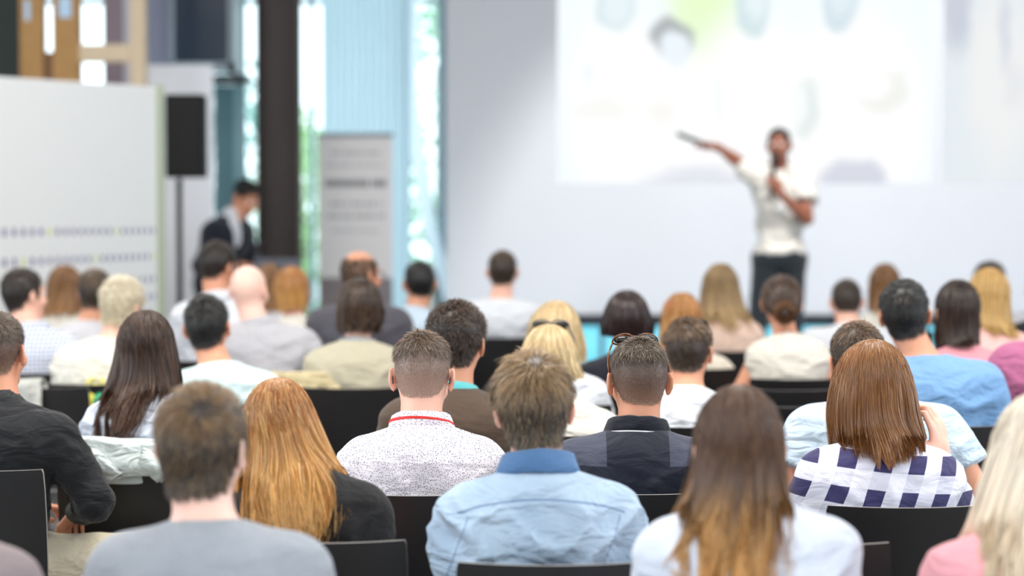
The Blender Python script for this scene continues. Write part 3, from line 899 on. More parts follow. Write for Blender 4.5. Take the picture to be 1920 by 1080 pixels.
# ------------------------------------------------------------------ a person
def build_person(p):
    s = p['s']; seed = p['seed']; fem = p.get('fem', False)
    near = p.get('near', s > 560); lod = p.get('lod', 1.0 if s > 560 else (.55 if s > 430 else .34))
    hw = at(p['x'], p['top'], s)                      # crown of the hair
    bw = at(p.get('bx', p['x']), p['top'], s)
    yaw = math.radians(p.get('yaw', 0)); lean = p.get('lean', .05)
    # hips stand behind the head by the lean
    org = np.array([bw[0], hw[1]-lean-.03, 0.0])
    c, sn = math.cos(yaw), math.sin(yaw)
    d = hw[:2]-org[:2]
    hl = np.array([c*d[0]-sn*d[1], sn*d[0]+c*d[1]])   # head offset in body coordinates
    p['ztop'] = hw[2]-p.get('base', 0); p['hdx'] = hl[0]
    J = p['jfn'](p) if 'jfn' in p else joints_seated(p)
    skin = skin_mat('skin_'+p.get('skin', 'fair'), SKIN[p.get('skin', 'fair')])
    hops = head_ops(J, fem)
    tops = torso_ops(J, p)
    aops = arm_ops(J, -1, fem=fem)+arm_ops(J, 1, fem=fem)
    lops = leg_ops(J, -1)+leg_ops(J, 1)
    body = tops+aops+lops+hops
    fh = .0052 if near else .008
    hc = J['hc']
    V, Q = extract(body, .016, fine=[(hc[0]-.105, hc[0]+.105, fh), (hc[1]-.12, hc[1]+.135, fh), (J['nb'][2]-.05, hc[2]+.13, fh)])
    V = relax(V, Q, 1, .35)
    parts = [(V, Q, np.zeros((len(V), 2)))]
    for sd in (-1, 1):
        hp = p.get('hand', {}).get(sd, {})
        hv, hq = hand_mesh(hp.get('curl', .7), sd)
        dr = J['wr'][sd]-J['el'][sd]; dr = np.array(hp.get('dir', dr), float); palm = np.array(hp.get('palm', (0, .2, -1)), float)
        Fm = frame(dr, palm)
        parts.append(((hv@Fm.T)+J['wr'][sd], hq, np.zeros((len(hv), 2))))
    V, Q, _ = merge(parts)
    root = link_mesh('person', V, Q, skin)
    root.location = (org[0], org[1], p.get('base', 0)); root.rotation_euler = (0, 0, -yaw)
    tag(root, p['label'], 'person', p.get('group'))
    # eyes
    R = J['R']
    if p.get('eyes', True):
        for sd in (-1, 1):
            ec = hc+R@v3(sd*.031, .0795, -.001)
            e = MB().sphere(ec, .0122, 14).build('eye', plain('eye_white', srgb(235, 232, 228), .2), root, True)
            fd = R@v3(0, 1, 0)
            MB().sphere(Vector(ec)+Vector(fd)*.0088, .0052, 10).build('iris', plain('brown_iris', srgb(60, 40, 28), .2), e, True)
            a = hc+R@v3(sd*.018, .093, .021); b = hc+R@v3(sd*.034, .092, .026); c_ = hc+R@v3(sd*.048, .082, .021)
            if near or p.get('brow'): MB().tube([a, b, c_], [.0028, .0034, .002], 6).build('eyebrow', plain('eyebrow_hair', srgb(60, 44, 34), .8), root, True)
    # ---- shirt
    T = p['shirt']; g = T.get('g', .013)
    sl = T.get('sleeve', 'short'); k = .05
    so = torso_ops(J, p, g, k)
    so.append(cone(J['nb']+v3(0, -.002, -.03), J['nb']+v3(0, .0, T.get('neckup', -.018)), .062+g*.6, .058+g*.5, .03))
    for sd in (-1, 1):
        up = {'short': .56, 'cap': .26, 'none': .0, 'long': 1.0, 'elbow': .8}[sl]
        f = .88 if fem else 1.0
        A, B, W = J['sh'][sd], J['el'][sd], J['wr'][sd]
        if sl == 'long':
            so += arm_ops(J, sd, g*.85, fem=fem, fore=False)
            so += [cone(B, lerp(B, W, .4), .044*f+g, .040*f+g, .03), flat_cone(lerp(B, W, .35), lerp(B, W, .97), .040*f+g*.8, .030*f+g*.7, .012)]
        elif up > 0:
            e = lerp(A, B, up)
            so += [cone(A, lerp(A, B, up*.35), .058*f+g, .058*f+g, k), flat_cone(lerp(A, B, .08), e, .056*f+g, (.052-.008*up)*f+g+T.get('flare', .006), .02)]
        else:
            so += [cone(lerp(A, J['nb'], .12), A+v3(-sd*.012, 0, -.006), .045+g, .046+g, .04)]
    if T.get('open_arms'): pass
    for c in T.get('cuts', []): so.append(c)
    # neck opening
    nr = (.050, .056) if fem else (.058, .064)
    nd = T.get('neckdrop', 0)
    so.append(dict(cone(J['nb']+v3(0, .006+nd*.5, .012-nd), J['hc']+J['R']@v3(0, .0, -.05), nr[1]+nd*.5, nr[0]+nd*.5, .006), m=-1))
    amp = T.get('amp', .006)*1.6; sc = T.get('fold', .10); dirn = T.get('dirn', (1, 1, 1))
    def deform(D, X, Y, Z):
        m = np.abs(D) < .035
        Xb, Yb, Zb = [np.broadcast_to(q, D.shape)[m] for q in (X, Y, Z)]
        wx = Xb+.04*vnoise(Xb, Yb, Zb, .13, seed+3)
        a = vnoise(wx*.8+Zb*.5*T.get('diag', .6), Yb, Zb*1.3-np.abs(Xb)*T.get('diag', .6), sc, seed)
        b = vnoise(wx, Yb, Zb*1.6+Xb*.5, sc*.42, seed+9)
        rid = 1-np.abs(2*a-1)
        fade = np.clip((J['nb'][2]+.01-Zb)/.12, .12, 1)
        if T.get('hem'): D = np.maximum(D, T['hem']-Z)
        D = D.copy(); D[m] -= (amp*(rid**2*1.5-.6)+amp*.45*(b-.5))*fade
        return D
    h = .0075 if s > 600 else (.0095 if s > 430 else .012)
    V, Q = extract(so, h, deform=deform)
    V = relax(V, Q, 1, .35)
    shirt = link_mesh(T.get('name', 'shirt'), V, Q, T['mat'], root)
    if T.get('label'): shirt['label'] = T['label']
    cloth = so
    if p.get('under'):
        uo = torso_ops(J, p, .007, k)+[cone(J['nb']+v3(0, 0, -.03), J['nb']+v3(0, 0, .03), .066, .062, .03)]
        V, Q = extract(uo, .011); V = relax(V, Q, 1, .4); link_mesh('shirt', V, Q, p['under'], root)
    # ---- trousers and shoes
    tr = p.get('trousers', M_TROUSER)
    base = [ell(J['pel']+v3(0, 0, -.01), (.165*p.get('bulk', 1)+.012, .128+.006, .125), .04)]
    to = base+[q for sd in (-1, 1) for q in [cone(J['hip'][sd], J['kn'][sd], .098, .070, .05),
          cone(J['kn'][sd], lerp(J['kn'][sd], J['an'][sd], .4), .069, .066, .03), flat_cone(lerp(J['kn'][sd], J['an'][sd], .3), J['an'][sd]+v3(0, 0, .0), .066, .055, .02)]]
    def dtr(D, X, Y, Z):
        return D-.008*(vnoise(X, Y, Z, .07, seed+20)-.5)
    V, Q = extract(to, .012 if p.get('finelegs') else .017, deform=dtr); V = relax(V, Q, 1, .4)
    link_mesh('trousers', V, Q, tr, root)
    for sd in (-1, 1):
        a, t = J['an'][sd], J['toe'][sd]
        V, Q = extract([cone(a+v3(0, -.035, -.04), t, .043, .040, .03), cone(a, a+v3(0, 0, -.04), .045, .046, .03)], .013,
                       deform=lambda D, X, Y, Z: np.maximum(D, -(Z-.002)+0*X))
        link_mesh('shoe', V, Q, M_SHOE, root)
    # ---- collar and neckband
    nbp = J['nb']
    ax = (J['hc']+J['R']@v3(0, -.014, -.055))-nbp; ax /= np.linalg.norm(ax)
    ax = (ax+v3(0, 0, 1.2)); ax /= np.linalg.norm(ax)
    ux = np.cross(v3(0, 1, 0), ax); ux /= np.linalg.norm(ux); uy = np.cross(ax, ux)
    def cfn(a, r=.062, dz=0, front=.02):
        # a = 0 at the back, grows to the right
        out = ux*math.sin(a)-uy*math.cos(a)
        dip = front*(1-math.cos(a))/2
        return nbp+v3(0, .003, 0)+ax*(dz-dip)+out*(r+.012*(1-math.cos(a))/2), out, ax
    r0 = nr[1]-.002
    ck = T.get('collar')
    if ck in ('shirt', 'polo'):
        hgt = T.get('ch', .034); cm = T.get('cmat', T['mat'])
        prof = [(.004, -.025), (.003, hgt*.9), (.0065, hgt), (.0115, hgt*.92), (.0205, hgt*.3), (.0275, -hgt*.30), (.0255, -hgt*.33), (.016, hgt*.2)]
        V, Q = ring_loft(lambda a: cfn(a, r0, T.get('cz', .008)), prof, -2.75, 2.75)
        V = V+((vnoise(V[:, 0], V[:, 1], V[:, 2], .03, seed)-.5)*.004)[:, None]
        o = link_mesh('collar', V, Q, cm, root)
        md = o.modifiers.new('thick', 'SOLIDIFY'); md.thickness = .0018
        if T.get('clabel'): o['label'] = T['clabel']
        if T.get('stripe'):
            for (u, w, mm, nm) in T['stripe']:
                V, Q = ring_loft(lambda a: cfn(a, r0, T.get('cz', .008)), [(.0325-.007*u/.024, -hgt*.30+u), (.0325-.007*(u+w)/.024, -hgt*.30+u+w)], -1.25, 1.25)
                link_mesh(nm, V, Q, mm, o)
    elif ck == 'crew':
        bh = T.get('bh', 1); prof = [(.000, .010*bh), (.004, .012*bh), (.0075, .006*bh), (.0085, -.006), (.006, -.012)]
        V, Q = ring_loft(lambda a: cfn(a, r0+T.get('cr', .004), T.get('cz', .002), .035), prof, -PI, PI, 48)
        o = link_mesh('neckband', V, Q, T.get('cmat', T['mat']), root)
        md = o.modifiers.new('thick', 'SOLIDIFY'); md.thickness = .002
    if p.get('lanyard'):
        lz = p.get('lz', .024)
        V, Q = ring_loft(lambda a: (cfn(a, r0+.0190, lz+.010*math.sin(a*1.0)*p.get('ltilt', 0), .03)), [(.0, -.005), (.003, 0), (.001, .005)], -1.9, 1.9)
        cl = p['lanyard']; o = link_mesh('lanyard', V, Q, plain('lanyard_'+cl[0], cl[1], .5), root)
        o['label'] = cl[0]+' lanyard strap'
        for sd in (-1, 1):
            c0, out, _ = cfn(sd*1.9, r0+.018, lz, .03)
            q = J['chest']+v3(sd*.02, .135, .03)
            MB().tube([c0, lerp(c0, q, .4)+v3(0, .03, .01), q], .0035, 6).build('lanyard_strap', plain('lanyard_'+cl[0], cl[1], .5), o, True)
        q = J['chest']+v3(0, .145, -.05)
        MB().box(q[0]-.04, q[0]+.04, q[1]-.002, q[1]+.002, q[2]-.05, q[2]+.06).build('name_badge', plain('badge_white', srgb(235, 235, 235), .4), o)
    # ---- hair
    H = p.get('hair')
    if H:
        H = dict(H)
        if H['kind'] == 'short': V, Q, uv = hair_short(J, H, seed, lod)
        elif H['kind'] == 'bun': V, Q, uv = hair_bun(J, H, seed, lod)
        else:
            def lz(yp): return CH-(yp-HY)/s
            pr = []
            for e in H['px']:
                yp, a, b = e[:3]
                z = lz(yp); back = e[3] if len(e) > 3 else None
                xa = (a-960)/s-org[0]; xb = (b-960)/s-org[0]
                if back is None: back = float(np.interp(z-hc[2], [-.5, -.2, -.08, 0], [.125, .118, .104, .112]))
                pr.append((z, xa, xb, back))
            z1 = hc[2]+.02
            if pr[0][0] < z1: pr.insert(0, (z1+.01, pr[0][1], pr[0][2], .112))
            pr.insert(0, (z1+.2, pr[0][1], pr[0][2], .112))
            H['prof'] = pr; H['topz'] = p['ztop']
            bops = tops+aops+head_ops(J, fem, ears=False)+[o for o in cloth if o['m'] == 1]
            V, Q, uv = hair_long(J, H, seed, lod, bops)
        link_mesh('hair', V, Q, H['mat'], root, uv=uv)
    # ---- glasses
    G = p.get('glasses')
    if G: make_glasses(J, root, G)
    # ---- chair
    if p.get('chair', True):
        cdx = p.get('cdx', 0)
        cy = math.radians(p.get('cyaw', 0))
        add_chair(org[0]+cdx, org[1]-p.get('cback', 0), -cy, p['clabel'])
    p['J'], p['root'], p['org'] = J, root, org
    return root

def make_glasses(J, root, G):
    hc, R = J['hc'], J['R']; W = lambda x, y, z: tuple(hc+R@v3(x, y, z))
    if G['on'] == 'face':
        m = G['mat']; o = MB()
        for sx in (-1, 1):
            pts = [W(sx*.033+.025*math.cos(a), .103+.004*math.cos(a)*-sx, 0+.019*math.sin(a)) for a in np.linspace(0, 2*PI, 17)]
            o.tube(pts, .0016, 6, caps=False)
        o.tube([W(-.009, .107, .004), W(.009, .107, .004)], .0016, 6)
        g = o.build('glasses', m, root, True); g['label'] = G['label']
        for sx in (-1, 1):
            MB().tube([W(sx*.058, .100, .004), W(sx*.074, .06, .006), W(sx*.0805, .005, .006), W(sx*.0815, -.012, .0), W(sx*.079, -.024, -.018), W(sx*.077, -.030, -.030)], .0018, 6).build('temple', m, g, True)
    else:                                            # pushed up on the hair
        m = G['mat']; lift = G.get('lift', .018); zf = G.get('zf', .0)
        o = MB()
        for sx in (-1, 1):
            cx = sx*.034
            pts = []
            for a in np.linspace(0, 2*PI, 19):
                lx, ly = .029*math.cos(a), .024*math.sin(a)
                if math.sin(a) > 0: ly *= .8
                # lens plane lies back over the front of the crown
                pts.append(W(cx+lx, .052+ly*.75+zf, .098+lift-ly*.62-.10*(cx+lx)**2/.07))
            o.tube(pts, G.get('r', .0026), 6, caps=False)
        o.tube([W(-.008, .055+zf, .101+lift), W(.008, .055+zf, .101+lift)], .003, 6)
        g = o.build('sunglasses', m, root, True); g['label'] = G['label']
        for sx in (-1, 1):
            MB().sphere(W(sx*.034, .052+zf, .096+lift), (.026, .017, .012), 14).build('lens', plain('dark_lens', srgb(30, 26, 24), .08), g, True)
            MB().tube([W(sx*.063, .047+zf, .092+lift*.8), W(sx*.079, .03, .070), W(sx*.084, -.002, .035), W(sx*.083, -.012, .018)], G.get('r', .0026), 6).build('temple', m, g, True)
# ------------------------------------------------------------------ colours of the people
SKIN = {'fair': srgb(238, 196, 176), 'pale': srgb(242, 210, 196), 'tan': srgb(214, 160, 130), 'olive': srgb(202, 146, 116), 'brown': srgb(128, 82, 62)}
M_TROUSER = fabric('navy_trouser', srgb(44, 48, 62)); M_JEANS = fabric('blue_jeans', srgb(70, 88, 120)); M_BEIGE = fabric('beige_chino', srgb(206, 196, 172), wrinkle=.6)
M_SHOE = plain('dark_leather', srgb(36, 30, 28), .4)
H_BROWN = hair_mat('brown_hair', srgb(46, 34, 28), srgb(112, 84, 60), srgb(160, 128, 94), (0.45, .95))  # this and the next two paint light from above: darker sides, lighter crown
H_SANDY = hair_mat('sandy_hair', srgb(44, 40, 40), srgb(150, 118, 82), srgb(208, 174, 128), (.42, .82))
H_MOUSE = hair_mat('mouse_brown_hair', srgb(46, 42, 42), srgb(128, 96, 64), srgb(190, 152, 106), (.42, .85))
H_FADE = hair_mat('faded_brown_hair', srgb(104, 92, 84), srgb(98, 76, 58), srgb(170, 138, 104), (.52, .8), fade=(srgb(206, 168, 150), .10, .42), lightamt=.35)
H_FADE_DARK = hair_mat('faded_dark_hair', srgb(74, 64, 60), srgb(92, 76, 62), srgb(176, 150, 120), (.4, .8), fade=(srgb(170, 128, 106), .06, .36), lightamt=.3)
H_BLACK = hair_mat('black_hair', srgb(15, 14, 16), srgb(28, 25, 26), srgb(84, 74, 68), (0.2, 1), lightamt=.35)
H_DARK = hair_mat('dark_brown_hair', srgb(30, 22, 20), srgb(52, 37, 30), srgb(104, 78, 60), (0, 1), lightamt=.5)
H_WAVY = hair_mat('dark_wavy_hair', srgb(48, 34, 28), srgb(84, 54, 38), srgb(128, 92, 66), (.4, 1), lightamt=.6)
H_CURLY = hair_mat('dark_curly_hair', srgb(28, 21, 18), srgb(58, 42, 33), srgb(118, 90, 68), (0, 1), lightamt=.7)
H_BOB = hair_mat('mahogany_hair', srgb(44, 30, 30), srgb(36, 25, 26), srgb(110, 74, 68), (0, 1), .3, lightamt=.3)
H_GINGER = hair_mat('strawberry_hair', srgb(168, 98, 42), srgb(222, 160, 84), srgb(246, 202, 132), (.1, .8), .34, lightamt=.75)
H_AUBURN = hair_mat('auburn_hair', srgb(140, 90, 48), srgb(124, 80, 50), srgb(210, 150, 90), (0, .9), .27, lightamt=.5)  # root colour lightened to paint the lit crown into the hair
H_OMBRE = hair_mat('ombre_hair', srgb(84, 60, 48), srgb(230, 172, 100), srgb(150, 110, 78), (.38, .85), .4, lightamt=.55)
H_PLAT = hair_mat('platinum_hair', srgb(255, 240, 218), srgb(255, 232, 200), srgb(255, 250, 240), (0, 1), .4, lightamt=.5)
H_BLONDE = hair_mat('blonde_hair', srgb(196, 164, 116), srgb(230, 202, 150), srgb(246, 226, 184), (0, .8), .36, lightamt=.6)
H_GOLD = hair_mat('golden_hair', srgb(196, 150, 84), srgb(216, 176, 110), srgb(244, 214, 150), (0, .9), .36, lightamt=.6)
H_DIRTY = hair_mat('dark_blonde_hair', srgb(140, 112, 76), srgb(194, 160, 112), srgb(222, 190, 140), (.2, .8), .4, lightamt=.5)
H_CHEST = hair_mat('chestnut_hair', srgb(122, 82, 50), srgb(160, 112, 68), srgb(204, 158, 106), (.1, .8), .36, lightamt=.5)
H_WHITE = hair_mat('cropped_blonde_hair', srgb(226, 208, 172), srgb(242, 230, 204), srgb(252, 246, 230), (0, 1), .45, lightamt=.5)
H_BALD = hair_mat('thin_grey_hair', srgb(170, 140, 118), srgb(150, 120, 96), srgb(190, 160, 130), (0, 1))

F_GREY = fabric('grey_blue_jersey', srgb(158, 163, 172), wrinkle=.5, wscale=6)
F_DENIM = fabric('washed_denim', srgb(152, 176, 202), pattern='yoke', c2=srgb(184, 202, 218), wrinkle=.9, wscale=8)
F_DENIM_D = fabric('dark_washed_denim', srgb(66, 102, 146), pattern='denim', c2=srgb(92, 128, 170))
F_SPECK = fabric('speckled_cotton', srgb(228, 220, 226), pattern='speckle', c2=srgb(92, 88, 128), wrinkle=.35)
F_NAVY = fabric('navy_pique', srgb(26, 30, 44), pattern='panel', c2=srgb(66, 70, 86), wrinkle=.3)
F_NAVY_C = fabric('navy_rib', srgb(18, 21, 34))
F_BLACK = fabric('black_crepe', srgb(30, 29, 31), wrinkle=.3, sheen=.1)
F_BLACKKNIT = fabric('black_knit', srgb(28, 29, 32), wrinkle=.6, sheen=.15, wscale=8)
F_WHITE = fabric('white_cotton', srgb(226, 229, 236), wrinkle=.7); F_COOLWHITE = fabric('cool_white_blouse', srgb(216, 223, 238), wrinkle=.9, wscale=6)
F_OFFWHITE = fabric('off_white_cotton', srgb(228, 223, 212), wrinkle=.7); F_LACE = fabric('cream_lace', srgb(244, 236, 222), pattern='lace', c2=srgb(200, 186, 164))
F_GING = fabric('gingham_cotton', srgb(230, 228, 238), pattern='gingham', c2=srgb(58, 54, 96), wrinkle=.35)
F_CHECK = fabric('blue_checked_cotton', srgb(236, 238, 244), pattern='check', c2=srgb(104, 120, 164))
F_SKY = fabric('pale_blue_cotton', srgb(200, 218, 234), wrinkle=.7); F_BLUE = fabric('sky_blue_jersey', srgb(120, 160, 204), wrinkle=.6)
F_BROWN = fabric('brown_wool', srgb(84, 68, 56), wrinkle=.2); F_MINT = fabric('mint_cotton', srgb(104, 196, 200)); F_PALEMINT = fabric('pale_mint_jersey', srgb(204, 226, 226), wrinkle=.6)
F_BEIGE = fabric('oatmeal_knit', srgb(188, 180, 158), wrinkle=.5); F_PINK = fabric('pink_jersey', srgb(226, 150, 160)); F_PALEPINK = fabric('pale_pink_blouse', srgb(240, 190, 184), wrinkle=.6)
F_ROSE = fabric('rose_blouse', srgb(238, 168, 178), wrinkle=.5); F_MAUVE = fabric('mauve_shirt', srgb(178, 102, 140), wrinkle=.5)
F_LTGREY = fabric('light_grey_cotton', srgb(190, 188, 194), wrinkle=.5); F_GREYWHITE = fabric('grey_white_cotton', srgb(214, 212, 216))
F_SLATE = fabric('slate_jacket', srgb(84, 82, 90)); F_SUIT = fabric('dark_suit', srgb(30, 34, 46)); F_GREIGE = fabric('greige_top', srgb(150, 136, 138))
F_GREYCOL = fabric('grey_collar_cloth', srgb(150, 152, 156)); F_TUSK = fabric('nude_top', srgb(226, 196, 178))
TORT = plain('tortoiseshell', srgb(150, 84, 26), .15, noise=.9, nscale=70); BLKF = plain('black_acetate', srgb(16, 16, 20), .2)
GREYF = plain('steel_blue_frame', srgb(70, 84, 110), .2, noise=.4, nscale=60)
RED = srgb(222, 44, 40)

def S(mat, **k): return dict(mat=mat, **k)
def short(mat, **k): return dict(kind='short', mat=mat, **k)
def long_(mat, px, **k): return dict(kind='long', mat=mat, px=px, **k)

